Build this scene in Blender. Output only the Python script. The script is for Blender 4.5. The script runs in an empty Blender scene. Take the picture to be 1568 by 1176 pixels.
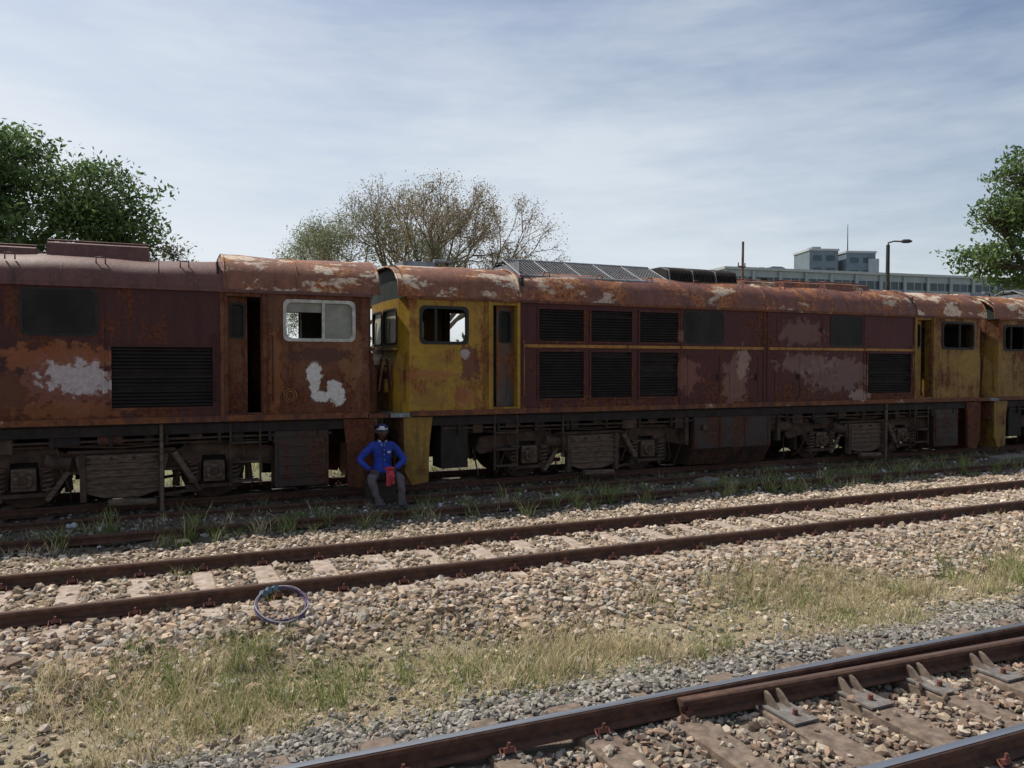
import bpy, math, random
import numpy as np
from mathutils import Vector, Matrix, noise as mnoise
random.seed(7); rng=np.random.default_rng(11)
S=bpy.context.scene
COL=S.collection
S.view_settings.view_transform='Standard'; S.view_settings.look='None'; S.view_settings.exposure=0

# ---------------------------------------------------------------- helpers
def link(o,parent=None):
    COL.objects.link(o)
    if parent: o.parent=parent
    return o
def empty(name,loc=(0,0,0),rz=0):
    e=bpy.data.objects.new(name,None); e.location=loc; e.rotation_euler=(0,0,rz); e.empty_display_size=.3
    return link(e)

class MB:
    def __init__(s): s.v=[];s.f=[];s.m=[];s.sm=[]
    def add(s,vs,fs,mat,smooth=False):
        b=len(s.v); s.v+= [tuple(p) for p in vs]
        for f in fs: s.f.append(tuple(b+i for i in f)); s.m.append(mat); s.sm.append(smooth)
    def box(s,x0,x1,y0,y1,z0,z1,mat):
        vs=[(x0,y0,z0),(x1,y0,z0),(x1,y1,z0),(x0,y1,z0),(x0,y0,z1),(x1,y0,z1),(x1,y1,z1),(x0,y1,z1)]
        s.add(vs,[(0,3,2,1),(4,5,6,7),(0,1,5,4),(1,2,6,5),(2,3,7,6),(3,0,4,7)],mat)
    def rbox(s,c,size,rot,mat):
        R=Matrix.Rotation(rot[2],3,'Z')@Matrix.Rotation(rot[1],3,'Y')@Matrix.Rotation(rot[0],3,'X')
        hx,hy,hz=[a/2 for a in size]
        vs=[Vector(c)+R@Vector(p) for p in [(-hx,-hy,-hz),(hx,-hy,-hz),(hx,hy,-hz),(-hx,hy,-hz),(-hx,-hy,hz),(hx,-hy,hz),(hx,hy,hz),(-hx,hy,hz)]]
        s.add(vs,[(0,3,2,1),(4,5,6,7),(0,1,5,4),(1,2,6,5),(2,3,7,6),(3,0,4,7)],mat)
    def prism_y(s,pts,y0,y1,mat):   # pts in (x,z)
        n=len(pts); vs=[(p[0],y0,p[1]) for p in pts]+[(p[0],y1,p[1]) for p in pts]
        fs=[tuple(range(n)),tuple(range(2*n-1,n-1,-1))]+[(i,i+n,(i+1)%n+n,(i+1)%n) for i in range(n)]
        s.add(vs,fs,mat)
    def prism_x(s,pts,x0,x1,mat,caps=True,smooth=False):   # pts in (y,z)
        n=len(pts); vs=[(x0,p[0],p[1]) for p in pts]+[(x1,p[0],p[1]) for p in pts]
        fs=[(i,(i+1)%n,(i+1)%n+n,i+n) for i in range(n)]
        s.add(vs,fs,mat,smooth)
        if caps: s.add(vs,[tuple(range(n)),tuple(range(2*n-1,n-1,-1))],mat)
    def cyl(s,p0,p1,r0,r1,mat,n=12,caps=True,smooth=True):
        p0=Vector(p0);p1=Vector(p1);d=(p1-p0)
        if d.length<1e-6: return
        d.normalize(); a=d.orthogonal().normalized(); b=d.cross(a)
        vs=[]
        for p,r in((p0,r0),(p1,r1)):
            for i in range(n):
                t=2*math.pi*i/n; vs.append(p+a*math.cos(t)*r+b*math.sin(t)*r)
        s.add(vs,[(i,(i+1)%n,(i+1)%n+n,i+n) for i in range(n)],mat,smooth)
        if caps: s.add(vs,[tuple(range(n-1,-1,-1)),tuple(range(n,2*n))],mat)
    def tube(s,path,r,mat,n=6,smooth=True):
        P=[Vector(p) for p in path]; rr=r if isinstance(r,(list,tuple)) else [r]*len(P)
        b=len(s.v); a=None
        for i,p in enumerate(P):
            d=(P[min(i+1,len(P)-1)]-P[max(i-1,0)]).normalized()
            a=d.orthogonal().normalized() if a is None else (a-d*a.dot(d)).normalized()
            c=d.cross(a)
            for k in range(n):
                t=2*math.pi*k/n; s.v.append(tuple(p+(a*math.cos(t)+c*math.sin(t))*rr[i]))
        for i in range(len(P)-1):
            for k in range(n):
                s.f.append((b+i*n+k,b+i*n+(k+1)%n,b+(i+1)*n+(k+1)%n,b+(i+1)*n+k)); s.m.append(mat); s.sm.append(smooth)
    def build(s,name,mats,parent=None,bevel=0):
        me=bpy.data.meshes.new(name); me.from_pydata(s.v,[],s.f); 
        keys=[]
        for m in s.m:
            if m not in keys: keys.append(m)
        for k in keys: me.materials.append(mats[k])
        idx={k:i for i,k in enumerate(keys)}
        me.polygons.foreach_set('material_index',[idx[m] for m in s.m])
        me.polygons.foreach_set('use_smooth',s.sm)
        me.update(); o=bpy.data.objects.new(name,me); link(o,parent)
        if bevel:
            b=o.modifiers.new('b','BEVEL'); b.width=bevel; b.segments=1; b.limit_method='ANGLE'; b.angle_limit=math.radians(50)
        return o

def np_mesh(name,V,F,mat,parent=None,col=None,smooth=False):
    me=bpy.data.meshes.new(name); V=np.asarray(V,dtype=np.float32); F=np.asarray(F,dtype=np.int32)
    k=F.shape[1]; me.vertices.add(len(V)); me.vertices.foreach_set('co',V.ravel())
    me.loops.add(F.size); me.loops.foreach_set('vertex_index',F.ravel())
    me.polygons.add(len(F)); me.polygons.foreach_set('loop_start',np.arange(0,F.size,k,dtype=np.int32))
    try: me.polygons.foreach_set('loop_total',np.full(len(F),k,dtype=np.int32))
    except Exception: pass
    me.polygons.foreach_set('use_smooth',np.full(len(F),bool(smooth)))
    me.update(calc_edges=True)
    if col is not None:
        a=me.color_attributes.new('Col','FLOAT_COLOR','POINT')
        c=np.ones((len(V),4),dtype=np.float32); c[:,:3]=col; a.data.foreach_set('color',c.ravel())
    me.materials.append(mat); o=bpy.data.objects.new(name,me); return link(o,parent)

# ---------------------------------------------------------------- node helpers
def newmat(name):
    m=bpy.data.materials.new(name); m.use_nodes=True; nt=m.node_tree
    return m,nt,nt.nodes['Principled BSDF']
def N(nt,t,**kw):
    n=nt.nodes.new(t)
    for k,v in kw.items():
        if k in n.inputs: n.inputs[k].default_value=v
        else: setattr(n,k,v)
    return n
def noi(nt,vec,scale,detail=6,rough=.6,sc=None):
    if sc:
        mp=N(nt,'ShaderNodeMapping'); mp.inputs['Scale'].default_value=sc; nt.links.new(vec,mp.inputs['Vector']); vec=mp.outputs['Vector']
    n=N(nt,'ShaderNodeTexNoise'); n.inputs['Scale'].default_value=scale; n.inputs['Detail'].default_value=detail; n.inputs['Roughness'].default_value=rough
    nt.links.new(vec,n.inputs['Vector']); return n.outputs['Fac']
def mapr(nt,v,a,b,c=0,d=1):
    n=N(nt,'ShaderNodeMapRange'); n.inputs[1].default_value=a;n.inputs[2].default_value=b;n.inputs[3].default_value=c;n.inputs[4].default_value=d
    nt.links.new(v,n.inputs[0]); return n.outputs[0]
def math_(nt,op,a,b=None):
    n=N(nt,'ShaderNodeMath',operation=op)
    for i,x in enumerate((a,b)):
        if x is None: continue
        if isinstance(x,(int,float)): n.inputs[i].default_value=x
        else: nt.links.new(x,n.inputs[i])
    return n.outputs[0]
def mix(nt,f,a,b,blend='MIX'):
    n=N(nt,'ShaderNodeMix',data_type='RGBA',blend_type=blend)
    for sock,x in ((n.inputs[0],f),(n.inputs[6],a),(n.inputs[7],b)):
        if isinstance(x,(int,float)): sock.default_value=x
        elif isinstance(x,tuple): sock.default_value=(*x[:3],1)
        else: nt.links.new(x,sock)
    return n.outputs[2]
def bump(nt,bs,h,st=.3,dist=.02):
    b=N(nt,'ShaderNodeBump'); b.inputs['Strength'].default_value=st; b.inputs['Distance'].default_value=dist
    nt.links.new(h,b.inputs['Height']); nt.links.new(b.outputs[0],bs.inputs['Normal'])
def ocoord(nt): return N(nt,'ShaderNodeTexCoord').outputs['Object']

def paint(name,base,rust=(.12,.045,.02),rust2=(.2,.075,.03),pale=(.42,.36,.3),ra=.4,pa=.2,rough=.65,patches=(),scale=1.0,streak=.35,low=0,dirt_=(.4,1.15),psc=None):
    m,nt,bs=newmat(name); oc=ocoord(nt)
    n1=noi(nt,oc,1.3*scale,7,.72); n2=noi(nt,oc,3.6 if not psc else 2.2,7,.75 if not psc else .68,psc); n3=noi(nt,oc,1.2*scale,4,.6,(5,5,.4)); n4=noi(nt,oc,17,4,.65)
    sp=N(nt,'ShaderNodeSeparateXYZ'); nt.links.new(oc,sp.inputs[0])
    dirt=mapr(nt,math_(nt,'ADD',math_(nt,'MULTIPLY',n3,.55),math_(nt,'MULTIPLY',n4,.45)),.3,.7,*dirt_)
    dn=N(nt,'ShaderNodeCombineColor'); [nt.links.new(dirt,dn.inputs[i]) for i in range(3)]
    c=mix(nt,1.0,base,dn.outputs[0],'MULTIPLY')
    rm=math_(nt,'ADD',math_(nt,'ADD',math_(nt,'MULTIPLY',n1,.8-streak),math_(nt,'MULTIPLY',n2,.2)),math_(nt,'MULTIPLY',n3,streak))
    if low: rm=math_(nt,'ADD',rm,mapr(nt,sp.outputs[2],1.5,2.2,low,0))
    th=.62-.25*ra
    soft=mapr(nt,rm,th-.10,th+.03)
    c=mix(nt,math_(nt,'MULTIPLY',soft,.5),c,rust)
    rmask=mapr(nt,rm,th-.01,th+.045)
    rc=mix(nt,mapr(nt,n4,.38,.62),rust,rust2)
    c=mix(nt,rmask,c,rc)
    tp=.72-.22*pa
    pm=mapr(nt,math_(nt,'ADD',math_(nt,'MULTIPLY',n2,.8),math_(nt,'MULTIPLY',n1,.2)),tp,tp+.03)
    pm=math_(nt,'MULTIPLY',pm,mapr(nt,n4,.36,.5,.45,1.0))
    c=mix(nt,math_(nt,'MULTIPLY',pm,.85),c,pale)
    n5=noi(nt,oc,1.0,5,.7,(7,7,.55))
    c=mix(nt,mapr(nt,n5,.56,.72,0,.6),c,(.018,.012,.01))
    if patches:
        nb=noi(nt,oc,5.5,6,.7)
        for (px,pz,rx,rz,pc,amt) in patches:
            dx=math_(nt,'POWER',math_(nt,'ABSOLUTE',math_(nt,'DIVIDE',math_(nt,'SUBTRACT',sp.outputs[0],px),rx)),2.0)
            dz=math_(nt,'POWER',math_(nt,'ABSOLUTE',math_(nt,'DIVIDE',math_(nt,'SUBTRACT',sp.outputs[2],pz),rz)),2.0)
            dd=math_(nt,'SQRT',math_(nt,'ADD',dx,dz))
            dd=math_(nt,'ADD',dd,math_(nt,'MULTIPLY',math_(nt,'SUBTRACT',nb,.5),3.2))
            c=mix(nt,math_(nt,'MULTIPLY',mapr(nt,dd,1.12,.9),amt),c,mix(nt,mapr(nt,n4,.35,.65,0,.5),pc,tuple(.5*x for x in pc)) )
    nt.links.new(c,bs.inputs['Base Color'])
    nt.links.new(mapr(nt,rmask,0,1,rough-.08,.92),bs.inputs['Roughness'])
    bs.inputs['Specular IOR Level'].default_value=.35
    bump(nt,bs,math_(nt,'ADD',math_(nt,'MULTIPLY',n2,.7),math_(nt,'MULTIPLY',rmask,.25)),.5,.02)
    return m
def plain(name,c,c2=None,scale=6,rough=.8,metal=0,bmp=.25,sc=None,spec=.4):
    m,nt,bs=newmat(name); oc=ocoord(nt); n=noi(nt,oc,scale,5,.65,sc)
    c2=c2 or tuple(x*.55 for x in c)
    nt.links.new(mix(nt,mapr(nt,n,.35,.68),c2,c),bs.inputs['Base Color'])
    bs.inputs['Roughness'].default_value=rough; bs.inputs['Metallic'].default_value=metal; bs.inputs['Specular IOR Level'].default_value=spec
    bump(nt,bs,n,bmp,.01); return m
def vcol(name,rough=.85,trans=0.0):
    m,nt,bs=newmat(name); a=N(nt,'ShaderNodeAttribute',attribute_name='Col')
    nt.links.new(a.outputs['Color'],bs.inputs['Base Color']); bs.inputs['Roughness'].default_value=rough
    bs.inputs['Specular IOR Level'].default_value=.2
    if trans:
        t=N(nt,'ShaderNodeBsdfTranslucent'); nt.links.new(a.outputs['Color'],t.inputs['Color'])
        mx=N(nt,'ShaderNodeMixShader'); mx.inputs[0].default_value=trans
        nt.links.new(bs.outputs[0],mx.inputs[1]); nt.links.new(t.outputs[0],mx.inputs[2])
        nt.links.new(mx.outputs[0],nt.nodes['Material Output'].inputs[0])
    return m

mats={
 'maroon':paint('maroon_paint',(.075,.0085,.012),ra=.38,pa=.25,pale=(.2,.13,.1),rust=(.04,.012,.009),rust2=(.14,.05,.02),low=.07,dirt_=(.35,1.35),
     patches=[(9.5,2.1,.3,.3,(.24,.1,.07),.55),(9.4,2.85,.2,.12,(.3,.14,.08),.5),(10.7,1.95,.3,.5,(.24,.13,.1),.6),(10.9,2.35,.15,.3,(.34,.24,.18),.7),(12.6,2.35,.8,.2,(.22,.14,.12),.55),(13.6,2.1,1.0,.35,(.23,.16,.13),.5),(12.5,3.0,.6,.25,(.2,.11,.09),.55),(14.2,1.65,.3,.12,(.36,.28,.24),.6)]),
 'maroon_old':paint('maroon_paint_weathered',(.058,.009,.010),ra=.40,pa=-.2,rust=(.05,.016,.011),rust2=(.13,.043,.018),low=.06,dirt_=(.35,1.3),
     patches=[(-1.35,2.42,.9,.18,(.28,.09,.026),.75),(-2.0,1.9,.6,.3,(.15,.05,.022),.6),(-1.2,2.08,.6,.36,(.22,.085,.06),.7),(-1.18,2.13,.4,.22,(.48,.42,.42),.9),(-1.2,1.66,.7,.12,(.25,.09,.035),.6)]),
 'yellow':paint('yellow_cab_paint',(.42,.255,.02),ra=.34,pa=-.1,rust=(.13,.05,.02),rust2=(.27,.11,.035),pale=(.4,.34,.2),low=.05,dirt_=(.5,1.15),
     patches=[(4.85,2.35,.2,.3,(.13,.04,.025),.9),(4.75,2.5,.08,.08,(.4,.36,.35),.8),(4.1,2.15,.45,.07,(.3,.12,.04),.8),(4.75,1.75,.2,.15,(.3,.1,.05),.6),(4.1,1.75,.3,.15,(.2,.1,.03),.5)]),
 'yellow_old':paint('yellow_cab_paint_weathered',(.33,.19,.025),ra=.46,pa=.35,rust=(.06,.022,.015),rust2=(.18,.07,.025),pale=(.36,.3,.2)),
 'orange_old':paint('rusted_cab_paint',(.16,.06,.018),ra=.55,pa=-.5,rust=(.06,.019,.013),rust2=(.13,.043,.017),low=.05,dirt_=(.4,1.5),
     patches=[(2.75,2.45,.22,.45,(.24,.115,.05),.6),(1.55,2.2,.1,.6,(.26,.1,.03),.6),(2.16,2.13,.10,.26,(.62,.6,.57),.95),(2.5,1.86,.13,.2,(.62,.6,.57),.95),(2.3,1.8,.2,.09,(.6,.57,.54),.95),(2.3,2.47,.5,.12,(.05,.02,.015),.7)]),
 'roof':paint('rusted_roof',(.19,.08,.058),ra=.5,pa=.72,rust=(.14,.048,.028),rust2=(.36,.155,.07),pale=(.47,.39,.3),scale=1.1,streak=.1,psc=(.55,1.2,1.2)),
 'roof_old':paint('rusted_roof_dark',(.15,.065,.055),ra=.3,pa=.3,rust=(.10,.04,.03),rust2=(.19,.08,.055),pale=(.36,.27,.22),scale=.8,streak=.2),
 'roof_cab':paint('rusted_cab_roof',(.24,.1,.06),ra=.5,pa=.88,rust=(.16,.055,.028),rust2=(.38,.17,.07),pale=(.6,.5,.38),scale=1.1,streak=.1,psc=(.6,1.2,1.2)),
 'sill':paint('sill_paint',(.085,.022,.018),ra=.6,pa=.6,pale=(.36,.3,.28)),
 'stripe':paint('stripe_yellow',(.42,.2,.03),ra=.25,pa=-.5,rust=(.1,.035,.02),scale=3),
 'dark':plain('black_underframe',(.028,.02,.016),(.01,.008,.007),5),
 'inside':plain('dark_interior',(.02,.016,.014),(.01,.008,.007),4),
 'bogie':plain('bogie_grime',(.095,.06,.04),(.028,.018,.013),5,.9),
 'bogie2':plain('bogie_dusty_plate',(.16,.112,.08),(.055,.036,.025),7,.9,sc=(1,1,4)),
 'wheel':plain('wheel_steel',(.08,.042,.027),(.03,.018,.014),6,.7,.2),
 'tank':paint('tank_paint',(.045,.034,.03),ra=.5,pa=.3,pale=(.12,.095,.08),rust=(.035,.016,.011),rust2=(.1,.04,.022)),
 'glass_d':plain('dark_dirty_glass',(.026,.024,.021),(.01,.010,.009),2.5,.5,bmp=.02,spec=.15),
 'glass_p':plain('pale_dusty_glass',(.5,.48,.36),(.3,.28,.18),3,.4,bmp=.03),
 'glass_g':plain('dusty_grey_glass',(.26,.27,.23),(.15,.15,.12),3,.3,bmp=.03),
 'rubber':plain('window_rubber',(.02,.02,.02),None,8,.7),
 'white':plain('white_window_frame',(.5,.5,.46),(.28,.27,.24),9,.6),
 'greyd':paint('grey_door',(.085,.08,.07),ra=.45,pa=.3,pale=(.25,.22,.2)),
 'steelblue':plain('grey_blue_frame',(.24,.27,.3),(.12,.12,.12),6,.6),
 'mesh':plain('radiator_mesh',(.2,.21,.22),(.1,.09,.09),8,.6),
 'ledge':plain('pale_blue_ledge',(.2,.26,.27),(.12,.11,.08),6,.7),
 'visor':plain('visor_dark_green',(.035,.05,.045),(.015,.02,.018),4,.5),
 'lens':plain('lamp_lens',(.4,.4,.36),(.2,.2,.18),10,.2),
 'number':plain('number_paint',(.2,.13,.12),(.1,.04,.04),14,.8),
 'emblem':plain('emblem_paint',(.34,.2,.06),(.16,.08,.03),10,.8),
}

# ---------------------------------------------------------------- wall plane helpers
class Pl:
    def __init__(s,p0,p1,n):
        s.p=Vector((p0[0],p0[1],0)); d=Vector((p1[0]-p0[0],p1[1]-p0[1],0)); s.L=d.length; s.u=d.normalized(); s.n=Vector((n[0],n[1],0)).normalized()
    def pt(s,u,z,o=0): return s.p+s.u*u+s.n*o+Vector((0,0,z))
def wall(mb,pl,u0,u1,z0,z1,holes,mat,depth=.07,rmat=None):
    us=sorted({u0,u1,*[h[0] for h in holes],*[h[1] for h in holes]}); zs=sorted({z0,z1,*[h[2] for h in holes],*[h[3] for h in holes]})
    for a,b in zip(us,us[1:]):
        for c,d in zip(zs,zs[1:]):
            cu,cz=(a+b)/2,(c+d)/2
            if any(h[0]<cu<h[1] and h[2]<cz<h[3] for h in holes): continue
            mb.add([pl.pt(a,c),pl.pt(b,c),pl.pt(b,d),pl.pt(a,d)],[(0,1,2,3)],mat)
    for h in holes:
        q=[(h[0],h[2]),(h[1],h[2]),(h[1],h[3]),(h[0],h[3])]
        for i in range(4):
            a,b=q[i],q[(i+1)%4]
            mb.add([pl.pt(*a),pl.pt(*b),pl.pt(*b,-depth),pl.pt(*a,-depth)],[(0,1,2,3)],rmat or mat)
def rrect(u0,u1,z0,z1,r,n=5):
    pts=[]
    for cx,cz,a0 in((u1-r,z1-r,0),(u0+r,z1-r,90),(u0+r,z0+r,180),(u1-r,z0+r,270)):
        for i in range(n+1):
            a=math.radians(a0+90*i/n); pts.append((cx+r*math.cos(a),cz+r*math.sin(a)))
    return pts
def ring(mb,pl,u0,u1,z0,z1,mat,w=.04,t=.015,r=.1,ro=.09):
    I=rrect(u0,u1,z0,z1,r); O=rrect(u0-w,u1+w,z0-w,z1+w,ro); n=len(I)
    vs=[pl.pt(*p,t) for p in I]+[pl.pt(*p,t) for p in O]+[pl.pt(*p,-.05) for p in I]+[pl.pt(*p,0) for p in O]
    fs=[]
    for i in range(n):
        j=(i+1)%n; fs+=[(i,j,n+j,n+i),(i,j,2*n+j,2*n+i),(n+i,n+j,3*n+j,3*n+i)]
    mb.add(vs,fs,mat)
def pane(mb,pl,u0,u1,z0,z1,off,mat,r=.1):
    P=rrect(u0,u1,z0,z1,r); mb.add([pl.pt(*p,off) for p in P],[tuple(range(len(P)))],mat)
def pbox(mb,pl,u0,u1,z0,z1,o0,o1,mat):
    vs=[pl.pt(u0,z0,o0),pl.pt(u1,z0,o0),pl.pt(u1,z0,o1),pl.pt(u0,z0,o1),pl.pt(u0,z1,o0),pl.pt(u1,z1,o0),pl.pt(u1,z1,o1),pl.pt(u0,z1,o1)]
    mb.add(vs,[(0,3,2,1),(4,5,6,7),(0,1,5,4),(1,2,6,5),(2,3,7,6),(3,0,4,7)],mat)
def louvre(mb,pl,u0,u1,z0,z1,fr,slat,pitch=.052):
    pbox(mb,pl,u0,u1,z0,z1,-.075,-.07,'inside')
    w=.035
    pbox(mb,pl,u0-w,u0,z0-w,z1+w,0,.018,fr); pbox(mb,pl,u1,u1+w,z0-w,z1+w,0,.018,fr)
    pbox(mb,pl,u0,u1,z0-w,z0,0,.016,fr); pbox(mb,pl,u0,u1,z1,z1+w,0,.016,fr)
    z=z0+.02
    R=random.Random(int(u0*100+z0*10))
    while z<z1-.03:
        if R.random()>.05:
            dz=R.uniform(-.006,.006)*(R.random()<.3)*2
            vs=[pl.pt(u0,z,.008),pl.pt(u1,z+dz,.008),pl.pt(u1,z+.034+dz,-.04),pl.pt(u0,z+.034,-.04),pl.pt(u0,z+.006,.01),pl.pt(u1,z+.006+dz,.01),pl.pt(u1,z+.040+dz,-.038),pl.pt(u0,z+.040,-.038)]
            mb.add(vs,[(0,1,2,3),(4,5,6,7),(0,1,5,4)],slat)
        z+=pitch

# ---------------------------------------------------------------- locomotive
Y0,Y1=12.7,15.2; YC=13.95
ZS,ZG,ZT=1.5,3.47,4.12
def roofprof(w=1.28,zg=ZG,zt=ZT,n=18):
    P=[]
    for i in range(n+1):
        a=math.pi*i/n; c=math.cos(a); s=math.sin(a)
        P.append((YC-w*math.copysign(abs(c)**.72,c), zg+(zt-zg)*(s**.8)))
    return P
def helix(mb,x,y,z0,z1,r,t,mat,turns=5):
    path=[(x+r*math.cos(2*math.pi*i/8),y+r*math.sin(2*math.pi*i/8),z0+(z1-z0)*i/(8*turns)) for i in range(8*turns+1)]
    mb.tube(path,t,mat,5)
def bogie(parent,ox,xa,xb,axles):
    mb=MB(); X=lambda l:ox+l
    for side in (0,1):
        def yy(o): return (Y0+.22+o) if side==0 else (Y1-.22-o)
        def bx(a,b,o0,o1,c,d,m):
            p,q=sorted((yy(o0),yy(o1))); mb.box(X(a),X(b),p,q,c,d,m)
        top=[(xa,.80),(xa+.12,1.02),(axles[0]-.45,1.06),(axles[0]-.28,1.14),(axles[0]+.28,1.14),(axles[0]+.5,1.02),(axles[1]-.5,1.02),(axles[1]-.28,1.14),(axles[1]+.28,1.14),(axles[1]+.45,1.06),(xb-.12,1.02),(xb,.80)]
        bot=[(xb-.1,.70),(axles[1]+.5,.78),(axles[1]+.36,.55),(axles[1]+.2,.5),(axles[1]+.17,.9),(axles[1]-.17,.9),(axles[1]-.2,.5),(axles[1]-.36,.55),(axles[1]-.55,.72),
             (axles[0]+.55,.72),(axles[0]+.36,.55),(axles[0]+.2,.5),(axles[0]+.17,.9),(axles[0]-.17,.9),(axles[0]-.2,.5),(axles[0]-.36,.55),(axles[0]-.5,.78),(xa+.1,.70)]
        p,q=sorted((yy(.06),yy(.18)))
        mb.prism_y([(X(a),b) for a,b in top+bot],p,q,'bogie')
        bx(axles[0]+.55,axles[1]-.55,0,.06,1.0,1.05,'bogie'); bx(axles[0]+.5,axles[1]-.5,0,.06,.70,.75,'bogie')
        for ax in axles:
            bx(ax-.155,ax+.155,-.02,.2,.50,.82,'bogie2')
            mb.cyl((X(ax),yy(-.02),.66),(X(ax),yy(-.1),.66),.135,.12,'bogie2',16); mb.cyl((X(ax),yy(-.1),.66),(X(ax),yy(-.125),.66),.07,.06,'wheel',10)
            for k in range(6):
                a=k*math.pi/3; mb.cyl((X(ax)+.1*math.cos(a),yy(-.1),.66+.1*math.sin(a)),(X(ax)+.1*math.cos(a),yy(-.12),.66+.1*math.sin(a)),.014,.014,'wheel',6)
            bx(ax-.42,ax+.42,.0,.10,.40,.46,'bogie')
            for sx in (-.3,.3):
                bx(ax+sx-.035,ax+sx+.035,.01,.09,.34,.56,'bogie')
                helix(mb,X(ax+sx),yy(.02),.46,.80,.07,.017,'bogie2')
                bx(ax+sx-.09,ax+sx+.09,-.06,.1,.80,.84,'bogie')
        c=(axles[0]+axles[1])/2
        mb.prism_y([(X(c-.62),.92),(X(c-.6),.98),(X(c+.6),.98),(X(c+.62),.92),(X(c+.5),.42),(X(c+.25),.34),(X(c-.25),.34),(X(c-.5),.42)],*sorted((yy(-.07),yy(.0))),'bogie2')
        for k in range(5): bx(c-.56+.02*k,c+.56-.02*k,-.1,-.07,.46+.1*k,.49+.1*k,'bogie2')
        for k in (-.52,.52): bx(c+k-.04,c+k+.04,-.12,-.0,.3,1.0,'bogie')
        for k in range(4): mb.cyl((X(c-.45+.3*k),yy(-.07),.93),(X(c-.45+.3*k),yy(-.12),.93),.025,.02,'bogie',6)
        mb.cyl((X(c+.7),yy(-.05),.98),(X(c+.98),yy(-.05),.52),.05,.05,'bogie2',10); mb.cyl((X(c+.98),yy(-.05),.52),(X(c+1.06),yy(-.05),.38),.03,.03,'bogie',8)
        mb.cyl((X(c-1.0),yy(-.02),.92),(X(c-.68),yy(-.02),.86),.1,.1,'bogie',12)
        mb.rbox((X(c-.85),yy(.0),.55),(.07,.05,.5),(0,.6,0),'bogie2'); mb.rbox((X(c+.8),yy(.02),.36),(.6,.05,.05),(0,-.12,0),'bogie')
        mb.cyl((X(c-.2),yy(-.1),.27),(X(c+.45),yy(-.1),.25),.055,.055,'bogie2',10)
        for ax in axles:
            for sx in(-1,1):
                mb.prism_y([(X(ax+sx*.50),.85),(X(ax+sx*.56),.85),(X(ax+sx*.60),.45),(X(ax+sx*.52),.42)],*sorted((yy(.2),yy(.28))),'bogie')
                bx(ax+sx*.52-.03,ax+sx*.52+.03,.22,.42,.42,.85,'bogie')
                mb.tube([(X(ax+sx*.42),yy(-.01),1.1),(X(ax+sx*.47),yy(-.03),.8),(X(ax+sx*.58),yy(.05),.45),(X(ax+sx*.56),yy(.3),.28)],.016,'bogie',6)
        mb.tube([(X(xa+.1),yy(.1),1.0),(X(xa+.0),yy(.12),.7),(X(xa+.12),yy(.2),.3)],.018,'bogie',6)
        mb.tube([(X(xb-.1),yy(.1),1.0),(X(xb-.0),yy(.12),.7),(X(xb-.12),yy(.2),.3)],.018,'bogie',6)
        mb.tube([(X(xa+.2),yy(-.02),1.1),(X(c-.8),yy(-.02),1.12),(X(c),yy(-.04),1.08),(X(c+.8),yy(-.02),1.12),(X(xb-.2),yy(-.02),1.08)],.016,'bogie',6)
    for ax in list(axles):
        for yw,s in((Y0+.60,1),(Y1-.60,-1)):
            mb.cyl((X(ax),yw,.66),(X(ax),yw+.11*s,.66),.46,.455,'wheel',28); mb.cyl((X(ax),yw+.11*s,.66),(X(ax),yw+.14*s,.66),.49,.49,'wheel',28)
        mb.cyl((X(ax),Y0+.4,.66),(X(ax),Y1-.4,.66),.08,.08,'wheel',10)
        mb.box(X(ax-.25),X(ax+.25),YC-.4,YC+.4,.4,.95,'dark')
    mb.box(X(xa+.3),X(xb-.3),Y0+.45,Y1-.45,.72,1.0,'dark')
    return mb.build('bogie',mats,parent,bevel=.008)

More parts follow.
